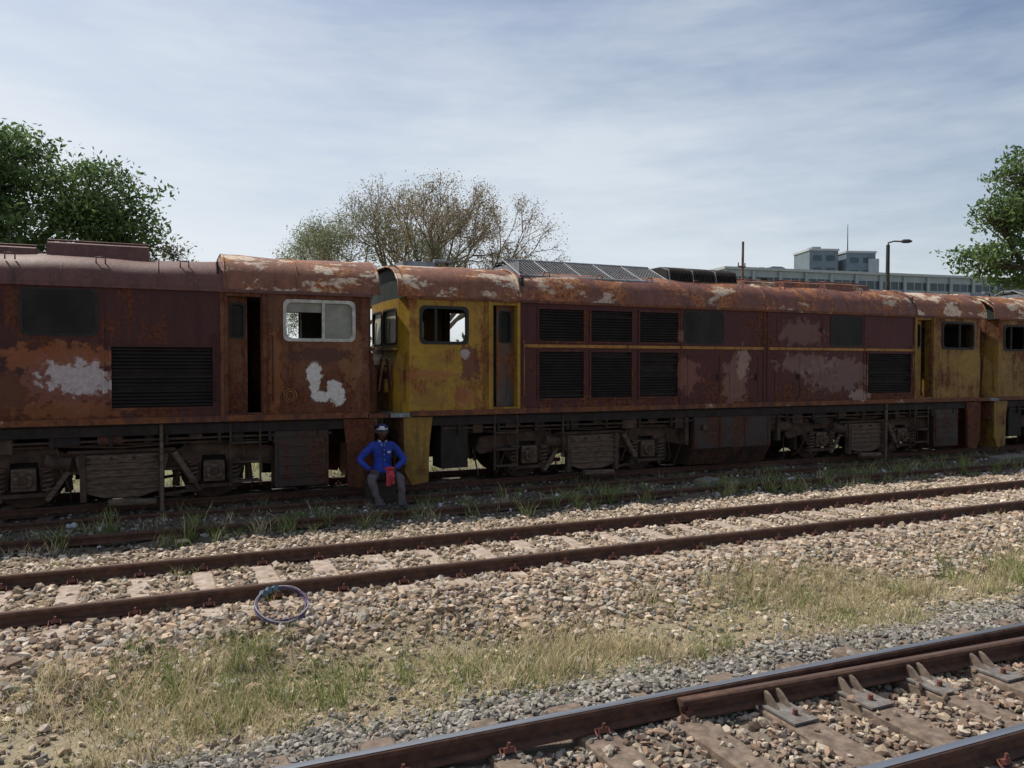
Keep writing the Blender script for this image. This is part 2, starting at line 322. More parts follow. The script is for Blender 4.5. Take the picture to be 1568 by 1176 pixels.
def loco(ox,pal):
    P=empty('diesel_locomotive',(ox+7.25,YC,0)); inv=Matrix.Translation((-(ox+7.25),-YC,0))
    parts=[]
    X=lambda l:ox+l
    mb=MB()
    near=Pl((X(0),Y0),(X(14.5),Y0),(0,-1)); far=Pl((X(0),Y1),(X(14.5),Y1),(0,1))
    fw=(.21,1.04,2.70,3.30); rw=(13.16,14.25,2.72,3.33)
    for pl,sd in((near,0),(far,1)):
        wall(mb,pl,0,1.5,ZS,ZG,[fw],pal['cabF']); wall(mb,pl,12.85,14.5,ZS,ZG,[rw],pal['cabR'])
        wall(mb,pl,1.5,2.05,ZS,ZG,[(1.54,2.0,1.56,3.38)],pal['cabF'],.2); wall(mb,pl,12.25,12.85,ZS,ZG,[(12.3,12.8,1.56,3.38)],pal['cabR'],.2)
        g=[(2.44,3.37),(3.53,4.43),(4.61,5.51)]
        holes=[(a,b,1.70,2.56) for a,b in g]+[(a,b,2.76,3.34) for a,b in g]+[(10.7,12.08,1.68,2.58)]
        wall(mb,pl,2.05,12.25,ZS,ZG,holes,pal['body'],.07)
        for h in holes: louvre(mb,pl,*h,pal['frame'],pal['slat'])
        for a,b in((5.68,6.62),(9.6,10.5)):
            ring(mb,pl,a,b,2.76,3.38,'rubber',.03,.012); pane(mb,pl,a,b,2.76,3.38,.006,'glass_d')
        for h,wf in((fw,pal['wfF']),(rw,pal['wfR'])):
            ring(mb,pl,h[0]+.02,h[1]-.02,h[2]+.02,h[3]-.02,wf,.05,.018)
        u=fw[0]+.24; pbox(mb,pl,u,u+.045,fw[2],fw[3],-.03,.005,pal['wfF'])
        pbox(mb,pl,fw[0],u,fw[2],fw[3],-.04,-.035,'glass_d' if sd else 'inside') if sd else None
        u=rw[0]+.58; pbox(mb,pl,u,u+.045,rw[2],rw[3],-.03,.006,pal['wfR'])
        if pal['panes']:
            pbox(mb,pl,u+.045,rw[1],rw[2],rw[3],-.04,-.035,'glass_g')
            if sd==0: pbox(mb,pl,rw[0],u,rw[3]-.17,rw[3],-.045,-.04,'glass_g')
        for a in(2.06,5.56,7.68,7.78,10.58,12.2): pbox(mb,pl,a,a+.03,ZS+.03,ZG-.035,0,.012,pal['frame'])
        for a,m in((1.44,pal['cabF']),(2.0,pal['cabF']),(12.19,pal['cabR']),(12.82,pal['cabR'])): pbox(mb,pl,a,a+.055,ZS+.03,ZG-.035,0,.03,m)
        for a in(1.36,2.12,12.1,12.96):
            s=-1 if sd==0 else 1; yb=(Y0 if sd==0 else Y1)+s*.06
            mb.tube([(X(a),yb-s*.06,1.75),(X(a),yb,1.78),(X(a),yb,2.75),(X(a),yb-s*.06,2.78)],.012,pal['rail'],6)
        pbox(mb,pl,0,14.5,ZS-.06,ZS+.03,0,.03,'sill')
        pbox(mb,pl,-.05,14.55,ZG-.035,ZG+.012,0,.045,pal['gut'])
        if pal['stripe']:
            for a,b in((2.15,5.555),(5.595,7.675),(7.82,10.575),(10.615,12.18)): pbox(mb,pl,a,b,2.635,2.69,0,.022,'stripe')
        for a in np.arange(2.3,12.1,.3):
            mb.cyl(pl.pt(a,ZS+.07,0),pl.pt(a,ZS+.07,.012),.012,.01,pal['frame'],6)
        for a,b,c_,d_ in((5.75,6.55,1.62,2.5),(6.8,7.55,1.62,2.5),(8.0,8.7,1.62,2.5),(8.05,9.35,2.8,3.35)):
            for (p,q,r_,t_) in((a,b,c_,c_+.012),(a,b,d_-.012,d_),(a,a+.012,c_+.012,d_-.012),(b-.012,b,c_+.012,d_-.012)): pbox(mb,pl,p,q,r_,t_,0,.008,pal['frame'])
            pbox(mb,pl,b-.08,b-.05,(c_+d_)/2-.06,(c_+d_)/2+.06,0,.03,'dark')
        if sd==0:
            wall(mb,Pl((X(0),Y0+.14),(X(14.5),Y0+.14),(0,-1)),1.66,2.0,1.52,3.4,[(1.73,1.93,2.72,3.28)],'greyd',.03)
            pane(mb,Pl((X(0),Y0+.17),(X(14.5),Y0+.17),(0,-1)),1.72,1.94,2.7,3.3,0,'glass_d',.02)
            pl2=Pl((X(0),Y0+.14),(X(14.5),Y0+.14),(0,-1))
            ring(mb,pl2,1.74,1.92,2.74,3.26,'rubber',.03,.012,.05,.05)
            wall(mb,pl2,12.28,12.60,1.52,3.4,[(12.36,12.55,2.74,3.28)],pal['cabR'],.03)
            ring(mb,pl2,12.37,12.54,2.76,3.26,'rubber',.03,.012,.05,.05); pane(mb,Pl((X(0),Y0+.18),(X(14.5),Y0+.18),(0,-1)),12.34,12.57,2.7,3.3,0,'glass_d',.02)
        else:
            mb.box(X(12.25),X(12.85),Y1-.16,Y1-.12,1.5,3.42,'inside')
    if pal['emblem']:
        for r in(.10,.065):
            path=[near.pt(13.23+r*math.cos(t*math.pi/8),1.83+r*math.sin(t*math.pi/8),.006) for t in range(17)]; mb.tube(path,.008,'emblem',4)
    mb.box(X(2.1),X(2.15),Y0+.03,Y1-.03,1.4,3.9,'inside'); mb.box(X(12.15),X(12.18),Y0+.03,Y1-.03,1.4,3.9,'inside')
    mb.box(X(.1),X(14.4),Y0+.08,Y1-.08,1.40,1.49,'inside')
    mb.box(X(.35),X(.75),Y0+.3,Y0+1.4,1.5,2.45,'greyd'); mb.box(X(1.0),X(1.35),Y0+1.5,Y0+1.9,1.5,2.7,'inside')
    parts.append(mb.build('body_shell',mats,None))
    mb=MB()
    for end in(0,1):
        xb,s=(X(0),-1) if end==0 else (X(14.5),1); cm=pal['cabF'] if end==0 else pal['cabR']
        ys=[Y0,Y0+.3,YC,Y1-.3,Y1]; k=[0,.75,1,.75,0]
        px=lambda i,d: xb+s*d*k[i]
        lv=[(ZS,.27),(2.2,.29),(2.56,.14)]
        for (za,da),(zb,db) in zip(lv,lv[1:]):
            for i in range(4): mb.add([(px(i,da),ys[i],za),(px(i+1,da),ys[i+1],za),(px(i+1,db),ys[i+1],zb),(px(i,db),ys[i],zb)],[(0,1,2,3)],cm)
        for i in range(4):
            a=(px(i,.14),ys[i]); b=(px(i+1,.14),ys[i+1]); d=Vector((b[1]-a[1],-(b[0]-a[0]))); 
            if d.x*s<0: d=-d
            pl=Pl(a,b,d)
            if i in(1,2):
                h=(.10,pl.L-.06,2.68,3.30) if i==1 else (.06,pl.L-.10,2.68,3.30)
                wall(mb,pl,0,pl.L,2.56,ZG,[h],cm,.05); ring(mb,pl,h[0]+.02,h[1]-.02,h[2]+.02,h[3]-.02,'rubber' ,.03,.015,.07,.07)
                pbox(mb,pl,h[0],h[1],h[2],h[3],-.03,-.025,'glass_p' if end==0 else 'glass_d')
                mb.tube([pl.pt(pl.L*.5,2.66,.03),pl.pt(pl.L*.42,3.1,.03)],.009,'dark',5)
            else: wall(mb,pl,0,pl.L,2.56,ZG,[],cm)
        pbox(mb,Pl((xb,Y0+.3),(xb,Y1-.3),(s,0)),.05,1.85,2.575,2.605,.1,.19,cm)
        mb.prism_x([(Y0-.03,ZS-.07),(Y0-.03,ZS+.0),(Y1+.03,ZS+.0),(Y1+.03,ZS-.07)],*sorted((xb-s*.02,xb+s*.36)),'ledge' if end==0 else 'sill')
        for yy in(Y0+.55,Y1-.55):
            mb.cyl((xb+s*.22,yy,1.95),(xb+s*.31,yy,1.95),.13,.12,cm,16); mb.cyl((xb+s*.31,yy,1.95),(xb+s*.315,yy,1.95),.1,.1,'lens' if end==0 else 'inside',16)
            mb.tube([(xb+s*.2,yy-.2,2.3),(xb+s*.32,yy-.2,2.3),(xb+s*.32,yy+.2,2.3),(xb+s*.2,yy+.2,2.3)],.014,'dark',6)
        mb.rbox((xb+s*.29,YC,2.1),(.06,.5,.36),(0,0,0),'sill')
        mb.rbox((xb+s*.27,Y0+.32,2.15),(.02,.2,.55),(.15,.12*s,0),'sill')
        for yy in(Y0+.06,Y1-.06): mb.tube([(xb+s*.02,yy,1.65),(xb+s*.08,yy,1.7),(xb+s*.08,yy,2.5),(xb+s*.02,yy,2.55)],.014,pal['rail'],6)
        mb.box(*sorted((xb-s*.1,xb+s*.12)),Y0+.1,Y1-.1,.95,1.43,'sill')
        mb.box(*sorted((xb+s*.12,xb+s*.26)),YC-.14,YC+.14,.78,1.06,'dark')
        mb.prism_y([(xb+s*.26,.82),(xb+s*.30,.99),(xb+s*.33,.80)],YC-.12,YC+.12,'wheel')
        for yy in(YC-.5,YC-.7,YC+.5): mb.tube([(xb+s*.12,yy,1.15),(xb+s*.25,yy,1.1),(xb+s*.29,yy,.8),(xb+s*.22,yy+.06,.55)],.025,'dark',7)
        for ya,yb in((Y0+.03,Y0+.09),(Y1-.09,Y1-.03)):
            mb.prism_y([(xb+s*.1,1.42),(xb-s*.42,1.42),(xb-s*.36,.95),(xb-s*.34,.3),(xb-s*.05,.26),(xb+s*.08,.5)],ya,yb,pal['apF'] if end==0 else pal['apR'])
        mb.prism_x([(Y0+.09,.95),(Y0+.09,.28),(Y0+.5,.22),(Y1-.5,.22),(Y1-.09,.28),(Y1-.09,.95)],*sorted((xb-s*.02,xb+s*.03)),pal['apF'] if end==0 else pal['apR'])
    parts.append(mb.build('cab_ends',mats,None))
    mb=MB(); drop=pal['drop']
    segs=[(-.2,2.05,'roof_cab' if pal['lit'] else 'roof_old',0),(2.05,7.73,pal['roof'],drop),(7.73,12.25,pal['roof'],drop),(12.25,14.68,'roof_cab',0)]
    for a,b,m,dr in segs:
        pr=roofprof(zt=ZT-dr); n=len(pr)
        nx=max(2,int((b-a)/.25)); vs=[]
        for i in range(nx+1):
            x=a+(b-a)*i/nx
            for j,(y,z) in enumerate(pr):
                w=.02*mnoise.noise(Vector(((x+ox)*1.6,y*2,3)))+.012*math.sin(3.1*x+ox)
                e=-.06 if x<0 else 0
                vs.append((X(x),y,z+(w if 0<j<n-1 else 0)+(e if 2<j<n-3 else 0)))
        fs=[(i*n+j,(i+1)*n+j,(i+1)*n+j+1,i*n+j+1) for i in range(nx) for j in range(n-1)]
        mb.add(vs,fs,m,True)
        for x in (a,b):
            mb.add([(X(x)+(.10 if x==-.2 else (-.1 if x==14.68 else 0)),y,z-.008) for y,z in pr],[tuple(range(n))],'visor' if x in(-.2,14.68) else m)
        for x in(a+.01,b-.01):
            mb.tube([(X(x),y,z+.008-(.06 if x<0 and 2<j<n-3 else 0)) for j,(y,z) in enumerate(pr)],.02,m,5)
        for x in np.arange(a+1.1,b-.5,1.25):
            mb.tube([(X(x),y,z+.006) for j,(y,z) in enumerate(pr)],.009,m,4)
    mb.box(X(-.08),X(14.58),Y0+.0,Y1-.0,ZG+.013,ZG+.02,'inside')
    parts.append(mb.build('roof',mats,None))
    mb=MB()
    zr=ZT-drop
    for sgn in (-1,1):
        ya,yb=YC+sgn*.98,YC+sgn*.12; za,zb=zr-.16,zr+.24
        def q(x,t,o=0): return (X(x),ya+(yb-ya)*t,za+(zb-za)*t+o)
        xa,xb_=2.2,5.55
        for t in(0,1): mb.tube([q(xa,t),q(xb_,t)],.028,'steelblue',6)
        for i in range(6):
            x=xa+(xb_-xa)*i/5; mb.tube([q(x,0),q(x,1)],.02,'steelblue',6)
        for i in range(1,11): mb.tube([q(xa,i/11),q(xb_,i/11)],.011,'mesh',4)
        for i in range(1,50): x=xa+(xb_-xa)*i/50; mb.tube([q(x,0),q(x,1)],.010,'mesh',4)
        mb.add([q(xa,0,-.07),q(xb_,0,-.07),q(xb_,1,-.07),q(xa,1,-.07)],[(0,1,2,3)],'dark')
    mb.box(X(2.2),X(2.23),YC-.9,YC+.9,zr-.15,zr+.12,'steelblue')
    mb.box(X(2.2),X(5.55),YC-.1,YC+.1,zr+.2,zr+.25,'steelblue')
    mb.prism_x([(YC-.75,zr-.1),(YC-.7,zr+.14),(YC-.45,zr+.22),(YC+.45,zr+.22),(YC+.7,zr+.14),(YC+.75,zr-.1)],X(5.62),X(7.4),'dark')
    for i in range(30):
        x=5.65+i*.059; mb.prism_x([(YC-.78,zr-.1),(YC-.73,zr+.16),(YC-.46,zr+.24),(YC+.46,zr+.24),(YC+.73,zr+.16),(YC+.78,zr-.1)],X(x),X(x+.02),'dark' if i%10 else 'steelblue')
    for a,b,h in((7.55,8.5,.03),(8.65,9.7,.06),(9.85,11.2,.08 if pal['lit'] else .16)):
        mb.prism_x([(YC-.85,zr-.12),(YC-.8,zr+h-.04),(YC-.6,zr+h),(YC+.6,zr+h),(YC+.8,zr+h-.04),(YC+.85,zr-.12)],X(a),X(b),pal['roof'])
        mb.tube([(X(a),YC-.55,zr+h+.03),(X(b),YC-.55,zr+h+.03)],.015,pal['roof'],5)
    mb.cyl((X(8.6),YC-.2,zr),(X(8.6),YC-.2,zr+.16),.1,.1,'dark',12)
    mb.prism_x([(YC-.4,ZT-.05),(YC-.35,ZT+.08),(YC+.35,ZT+.08),(YC+.4,ZT-.05)],X(.15),X(.75),'steelblue')
    mb.cyl((X(1.1),YC-.3,ZT+.1),(X(.75),YC-.3,ZT+.1),.02,.05,'steelblue',10); mb.cyl((X(1.0),YC-.3,ZT-.03),(X(1.0),YC-.3,ZT+.1),.02,.02,'dark',6)
    for x in np.arange(2.6,12,1.13): mb.tube([(X(x),YC-1.12,zr-.19),(X(x),YC-1.12,zr-.1),(X(x+.12),YC-1.12,zr-.1),(X(x+.12),YC-1.12,zr-.19)],.012,pal['roof'],5)
    parts.append(mb.build('roof_equipment',mats,None))
    mb=MB()
    mb.box(X(.1),X(14.4),Y0+.06,Y1-.06,1.26,1.41,'dark')
    mb.box(X(.2),X(14.3),Y0+.7,Y1-.7,.98,1.26,'dark')
    for sd in(0,1):
        s=1 if sd==0 else -1; yb=Y0 if sd==0 else Y1
        def bx(a,b,o0,o1,c,d,m):
            p,q=sorted((yb+s*o0,yb+s*o1)); mb.box(X(a),X(b),p,q,c,d,m)
        mb.tube([(X(.6),yb+s*.12,1.2),(X(5.8),yb+s*.12,1.18),(X(6.2),yb+s*.1,1.22),(X(8.2),yb+s*.1,1.22),(X(8.6),yb+s*.12,1.18),(X(13.9),yb+s*.12,1.2)],.022,'bogie',6)
        mb.tube([(X(.9),yb+s*.2,1.13),(X(5.7),yb+s*.2,1.11)],.016,'bogie',6); mb.tube([(X(8.5),yb+s*.2,1.12),(X(13.4),yb+s*.2,1.13)],.016,'bogie',6)
        for a in np.arange(.9,14,.75): bx(a,a+.05,.07,.2,1.1,1.27,'dark')
        R=random.Random(int(ox)+sd)
        for a in np.arange(1.2,13,.62):
            w=R.uniform(.12,.4); h=R.uniform(.08,.24); bx(a,a+w,.09+R.uniform(0,.06),.5,1.27-h,1.265,R.choice(['bogie','dark','tank','bogie']))
        for a in(1.58,12.32):
            for dx in(0,.44): bx(a+dx,a+dx+.03,.05,.08,.42,1.42,'bogie')
            for z in(.48,.78,1.08): bx(a+.03,a+.44,.02,.22,z,z+.03,'bogie')
        bx(11.33,11.38,.02,.07,.1,1.42,'bogie2'); bx(2.95,2.99,.04,.08,.6,1.42,'bogie')
        bx(13.0,13.85,.08,.6,.36,1.26,'tank'); bx(13.05,13.8,.06,.08,.5,1.15,'tank'); bx(.6,1.1,.12,.6,.5,1.26,'dark')
        for z in(.55,.7,.85,1.0): bx(13.1,13.75,.045,.06,z,z+.02,'bogie')
        mb.cyl((X(8.05),yb+s*.3,1.0),(X(8.65),yb+s*.3,1.0),.14,.14,'bogie',14)
        for a in(5.75,8.15): bx(a,a+.08,.06,.3,.7,1.3,'bogie')
    pr=[(Y0+.12,1.34),(Y0+.06,1.2),(Y0+.06,.62),(Y0+.3,.26),(Y1-.3,.26),(Y1-.06,.62),(Y1-.06,1.2),(Y1-.12,1.34)]
    mb.prism_x(pr,X(5.95),X(7.95),'tank')
    for a in(5.97,6.6,7.25,7.88): mb.prism_x([(y+(-.012 if y<YC else .012),z) for y,z in pr],X(a),X(a)+.04,'tank')
    mb.cyl((X(6.2),Y0+.04,1.05),(X(6.2),Y0-.0,1.05),.06,.06,'bogie',10)
    parts.append(mb.build('underframe_and_fuel_tank',mats,None,bevel=.006))
    for o in parts: o.parent=P; o.matrix_parent_inverse=inv
    for xa,xb,ax in((1.3,5.85,(2.35,4.95)),(8.55,13.1,(9.55,12.1))):
        o=bogie(None,ox,xa,xb,ax); o.parent=P; o.matrix_parent_inverse=inv
    if pal.get('number'):
        cu=bpy.data.curves.new('road_number','FONT'); cu.body=pal['number']; cu.size=.42; cu.extrude=.001
        o=bpy.data.objects.new('road_number',cu); link(o); o.rotation_euler=(math.pi/2,0,0); o.location=(X(8.98),Y0-.004,1.98); cu.materials.append(mats['number'])
        o.parent=P; o.matrix_parent_inverse=inv
    return P

base=dict(cabF='yellow',cabR='yellow_old',body='maroon',frame='maroon',slat='dark',gut='sill',stripe=True,wfF='rubber',wfR='rubber',panes=False,rail='yellow_old',emblem=False,
          apF='yellow_old',apR='orange_old',drop=0,lit=True,roof='roof',number='1104')
loco(3.75,base)
loco(-11.45,dict(base,cabF='orange_old',cabR='orange_old',body='maroon_old',frame='maroon_old',stripe=False,wfR='white',panes=True,rail='maroon_old',emblem=True,apF='orange_old',drop=.13,lit=False,roof='roof_old',number=None,gut='roof_old'))
loco(18.95,dict(base,cabF='yellow_old',number=None))

# ---------------------------------------------------------------- ground
def hgt(x,y):
    x=np.asarray(x,float); y=np.asarray(y,float)
    b=np.interp(y,[-5,2,4.5,5.1,6.0,6.8,7.2,9.7,10.5,11.2,12.6,13.2,14.7,16,20,60],[0,0.02,.02,-.09,-.12,.02,.045,.045,-.01,-.02,.0,.05,.05,0,-.05,0])
    n=.018*np.sin(2.3*x+1.7*y)+.014*np.sin(5.1*x-3.3*y+1)+.012*np.sin(9.7*x+4.1)*np.cos(8.3*y)+.01*np.sin(1.1*x-2.0*y+2)
    w=np.where((y>7.1)&(y<9.8),.2,1.0)*np.clip(1-(np.abs(y-8)-14)/20,0,1)
    return b+n*w
xs=np.unique(np.concatenate([[-900,-400,-200,-100,-60,-40,-25,-15],np.linspace(-8,32,330),[38,50,70,100,160,300,600,1200]]))
ys=np.unique(np.concatenate([[-300,-100,-40,-15,-6,-2],np.linspace(0,17,200),[19,22,26,32,40,55,80,120,200,400,800,1500]]))
XX,YY=np.meshgrid(xs,ys); ZZ=hgt(XX,YY); nx_,ny_=len(xs),len(ys)
V=np.stack([XX.ravel(),YY.ravel(),ZZ.ravel()],1); I=np.arange(nx_*ny_).reshape(ny_,nx_)
F=np.stack([I[:-1,:-1].ravel(),I[:-1,1:].ravel(),I[1:,1:].ravel(),I[1:,:-1].ravel()],1)
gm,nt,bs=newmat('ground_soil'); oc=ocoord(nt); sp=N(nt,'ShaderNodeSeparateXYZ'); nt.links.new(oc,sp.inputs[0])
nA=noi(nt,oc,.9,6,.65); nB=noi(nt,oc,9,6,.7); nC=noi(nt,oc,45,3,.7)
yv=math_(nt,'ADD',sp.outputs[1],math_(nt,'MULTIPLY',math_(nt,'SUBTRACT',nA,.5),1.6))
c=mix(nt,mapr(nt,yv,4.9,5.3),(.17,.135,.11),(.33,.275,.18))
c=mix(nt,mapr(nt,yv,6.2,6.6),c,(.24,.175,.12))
c=mix(nt,mapr(nt,yv,10.2,10.9),c,(.075,.06,.045))  # dark oily soil, with the locomotives' shade mixed into its colour
c=mix(nt,mapr(nt,yv,15.5,17.5),c,(.16,.16,.07))
c=mix(nt,mapr(nt,nB,.3,.7,0,.5),c,(.11,.09,.055)); c=mix(nt,mapr(nt,nC,.5,.75,0,.5),c,(.38,.32,.24))
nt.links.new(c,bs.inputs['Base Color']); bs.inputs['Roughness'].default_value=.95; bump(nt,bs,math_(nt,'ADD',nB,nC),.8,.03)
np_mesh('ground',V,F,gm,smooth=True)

# ---------------------------------------------------------------- tracks
tm={'railside':plain('rusty_rail',(.12,.058,.036),(.055,.028,.02),12,.85,.0,bmp=.5),
    'railtop_dull':plain('dull_rail_top',(.15,.095,.07),(.1,.06,.045),4,.5,.4,sc=(.3,6,6)),
    'railtop_shiny':plain('polished_rail_top',(.5,.5,.5),(.34,.33,.33),2,.28,.9,bmp=.03,sc=(.2,8,8)),
    'conc':plain('sleeper_concrete',(.44,.36,.295),(.23,.175,.135),11,.9,bmp=.5),
    'wood':plain('dusty_sleeper',(.22,.165,.125),(.09,.066,.05),13,.9,bmp=.7),
    'pad':plain('grey_steel_plate',(.2,.19,.18),(.1,.08,.065),12,.7,.1),
    'clip':plain('rusty_clip',(.17,.06,.042),(.08,.03,.02),10,.8)}
def railprof(y,zb,h):
    return [(y-.065,zb),(y+.065,zb),(y+.065,zb+.012),(y+.012,zb+.03),(y+.009,zb+h-.045),(y+.034,zb+h-.035),(y+.034,zb+h-.008),(y+.026,zb+h-.001),(y-.026,zb+h-.001),(y-.034,zb+h-.008),(y-.034,zb+h-.035),(y-.009,zb+h-.045),(y-.012,zb+.03),(y-.065,zb+.012)]
def track(ya,yb,x0,x1,top,slm,phase,sp_,zt=.2,clipr=(-4,26),h=.13,sleepers=True,slope=0):
    P=empty('railway_track'); mb=MB()
    for y in(ya,yb):
        pr=railprof(y,zt-h,h); n=len(pr)
        fs=[(i,(i+1)%n,(i+1)%n+n,i+n) for i in range(n)]
        vs=[(x0,p[0]+slope*x0,p[1]) for p in pr]+[(x1,p[0]+slope*x1,p[1]) for p in pr]
        mb.add(vs,fs,'railside')
        mb.add([(x0,y-.026+slope*x0,zt+.0015),(x0,y+.026+slope*x0,zt+.0015),(x1,y+.026+slope*x1,zt+.0015),(x1,y-.026+slope*x1,zt+.0015)],[(0,1,2,3)],top)
    mb.build('rails',tm,P)
    if sleepers:
        mb=MB(); mc=MB(); x=phase
        while x>clipr[0]: x-=sp_
        zsl=zt-h-.006
        while x<clipr[1]:
            x+=sp_; r=random.Random(int(x*100)); w=.108+r.uniform(-.012,.008); sk=r.uniform(-.03,.03)
            o0,o1=.43+r.uniform(-.1,.06),.42+r.uniform(-.04,.04); yo=slope*x
            vs=[]
            for z,ww in((zsl-.12,w+.02),(zsl-.012,w+.004),(zsl,w-.012)):
                vs+=[(x-ww-sk,ya-o0+yo,z),(x+ww-sk,ya-o0+yo,z),(x+ww+sk,yb+o1+yo,z),(x-ww+sk,yb+o1+yo,z)]
            fs=[(8,9,10,11)]
            for k in(0,4):
                for i in range(4): fs.append((k+i,k+(i+1)%4,k+(i+1)%4+4,k+i+4))
            mb.add(vs,fs,slm)
            for y in(ya,yb):
                mc.box(x-.09,x+.09,y-.12+yo,y+.12+yo,zsl,zsl+.0055,'pad' if slm=='wood' else 'clip')
                for s in(-1,1):
                    yy=y+s*.085+yo; a=r.uniform(-.3,.3)
                    mc.rbox((x,yy,zsl+.03),(.055,.06,.028),(s*.4,0,a),'clip')
                    mc.cyl((x+.0,yy+s*.01,zsl+.02),(x+.005,yy+s*.015,zsl+.08),.012,.010,'clip',6)
                    mc.tube([(x-.045,yy+s*.03,zsl+.01),(x-.045,yy-s*.01,zsl+.04),(x+.045,yy-s*.01,zsl+.04),(x+.045,yy+s*.03,zsl+.01)],.008,'clip',5)
        mb.build('sleepers',tm,P); mc.build('rail_fastenings',tm,P)
    return P
track(7.73,9.11,-70,160,'railtop_dull','conc',3.43,.62)
NS,FS=2.95,4.14
tn=track(NS,FS,-70,120,'railtop_shiny','wood',3.0,.62,slope=-.02)
track(13.28,14.62,-70,160,'railtop_dull','wood',.3,.65)
track(11.3,12.6,-70,160,'railside','wood',.2,.7,zt=.11,h=.11,sleepers=False)
mb=MB()
x0,x1=2.95,14
yw=lambda x: FS-.02*x-.075-.036*(x-x0)
pr=railprof(0,.07,.115); n=len(pr)
vs=[(x0,p[0]+yw(x0),p[1]) for p in pr]+[(x1,p[0]+yw(x1),p[1]) for p in pr]
mb.add(vs,[(i,(i+1)%n,(i+1)%n+n,i+n) for i in range(n)]+[tuple(range(n))],'railside')
mb.add([(x0+.4,yw(x0+.4)-.02,.1865),(x0+.4,yw(x0+.4)+.02,.1865),(x1,yw(x1)+.02,.1865),(x1,yw(x1)-.02,.1865)],[(0,1,2,3)],'railtop_dull')
x=3.62
while x<14:
    yb=yw(x)
    mb.box(x-.10,x+.10,yb-.36,yb-.065,.072,.086,'pad')
    for dx in(-.05,.05):
        mb.add([(x+dx-.012,yb-.17,.086),(x+dx+.012,yb-.17,.086),(x+dx+.012,yb-.05,.086),(x+dx-.012,yb-.05,.086),(x+dx-.012,yb-.045,.165),(x+dx+.012,yb-.045,.165),(x+dx+.012,yb-.08,.155),(x+dx-.012,yb-.08,.155)],
          [(0,1,6,7),(6,7,4,5),(0,3,4,7),(1,2,5,6)],'wood')
    mb.cyl((x,yb-.26,.086),(x,yb-.26,.12),.02,.018,'clip',6)
    x+=.62
mb.build('wing_rail',tm,tn)

# ---------------------------------------------------------------- stones
ico=[]; ph=(1+5**.5)/2
for a in(-1,1):
    for b in(-ph,ph): ico+=[(0,a,b),(a,b,0),(b,0,a)]
ico=np.array(ico)/np.linalg.norm(ico[0])
import itertools
fc=[]
for t in itertools.combinations(range(12),3):
    d=[np.linalg.norm(ico[t[i]]-ico[t[j]]) for i,j in((0,1),(1,2),(0,2))]
    if max(d)<1.06:
        a,b,c_=t
        if np.dot(np.cross(ico[b]-ico[a],ico[c_]-ico[a]),ico[a])<0: a,b=b,a
        fc.append((a,b,c_))
fc=np.array(fc)
def stones(P,R,C):
    n=len(P); j=ico[None]*(1+rng.uniform(-.38,.3,(n,12,1)))+rng.uniform(-.2,.2,(n,12,3))
    j=j*np.stack([rng.uniform(.8,1.4,n),rng.uniform(.65,1.05,n),rng.uniform(.5,.9,n)],1)[:,None,:]
    a=rng.uniform(0,6.28,n); t=rng.normal(0,.7,n)
    ca,sa,ct,st=np.cos(a),np.sin(a),np.cos(t),np.sin(t)
    x,y,z=j[...,0],j[...,1],j[...,2]
    y,z=y*ct[:,None]-z*st[:,None],y*st[:,None]+z*ct[:,None]
    x,y=x*ca[:,None]-y*sa[:,None],x*sa[:,None]+y*ca[:,None]
    Vv=np.stack([x,y,z],-1)*R[:,None,None]+P[:,None,:]
    Ff=(fc[None]+12*np.arange(n)[:,None,None]).reshape(-1,3)
    return Vv.reshape(-1,3),Ff,np.repeat(C,12,0)
def scatter(n,x0,x1,y0,y1,r0,r1,pal,dens=None,lift=.25):
    x=rng.uniform(x0,x1,n); y=rng.uniform(y0,y1,n)
    keep=np.ones(n,bool)
    if dens is not None: keep&=rng.random(n)<dens(x,y)
    for yr,sl in((7.73,0),(9.11,0),(13.28,0),(14.62,0),(FS,-.02),(NS,-.02)): keep&=np.abs(y-(yr+sl*x))>.075
    ph_=np.abs(((x-3.43)/.62+.5)%1-.5)*.62; keep&=~((y>7.36)&(y<9.5)&(ph_<.12)&(rng.random(n)<.9))
    ph2=np.abs(((x-3.0)/.62+.5)%1-.5)*.62; keep&=~((y>2.3)&(y<4.4)&(ph2<.125)&(rng.random(n)<.90))
    x,y=x[keep],y[keep]; n=len(x); R=rng.uniform(0,1,n)**1.4*(r1-r0)+r0; R*=(1+.4*(rng.random(n)<.06))
    z=hgt(x,y)+R*lift+rng.uniform(0,.012,n)
    onsl=(np.abs(((x-3.0)/.62+.5)%1-.5)*.62<.125)&(y>2.3)&(y<4.4); z=np.where(onsl,np.maximum(z,.066+R*.3),z)
    pal=np.array(pal); C=pal[rng.integers(0,len(pal),n)]*rng.uniform(.6,1.2,(n,1))
    return np.stack([x,y,z],1),R,C
tan=[(.43,.335,.245),(.35,.26,.18),(.5,.41,.32),(.27,.2,.14),(.4,.29,.2),(.34,.3,.25),(.19,.14,.11),(.42,.37,.31)]
lt=[(.52,.43,.33),(.44,.35,.26),(.58,.5,.41),(.36,.28,.2),(.25,.19,.14)]
gr=[(.27,.255,.225),(.2,.19,.165),(.34,.31,.27),(.14,.13,.115),(.26,.22,.18)]
br=[(.3,.21,.15),(.22,.15,.11),(.38,.3,.22),(.14,.1,.075),(.24,.2,.17),(.4,.34,.27)]
dk=[(.12,.1,.08),(.17,.14,.11),(.08,.065,.05),(.22,.19,.16)]
sm=vcol('stone_surface',.9)
def build_stones(name,lst):
    Vs=[];Fs=[];Cs=[];b=0
    for P_,R_,C_ in lst:
        v,f,c_=stones(P_,R_,C_); Vs.append(v);Fs.append(f+b);Cs.append(c_); b+=len(v)
    np_mesh(name,np.concatenate(Vs),np.concatenate(Fs),sm,col=np.concatenate(Cs))
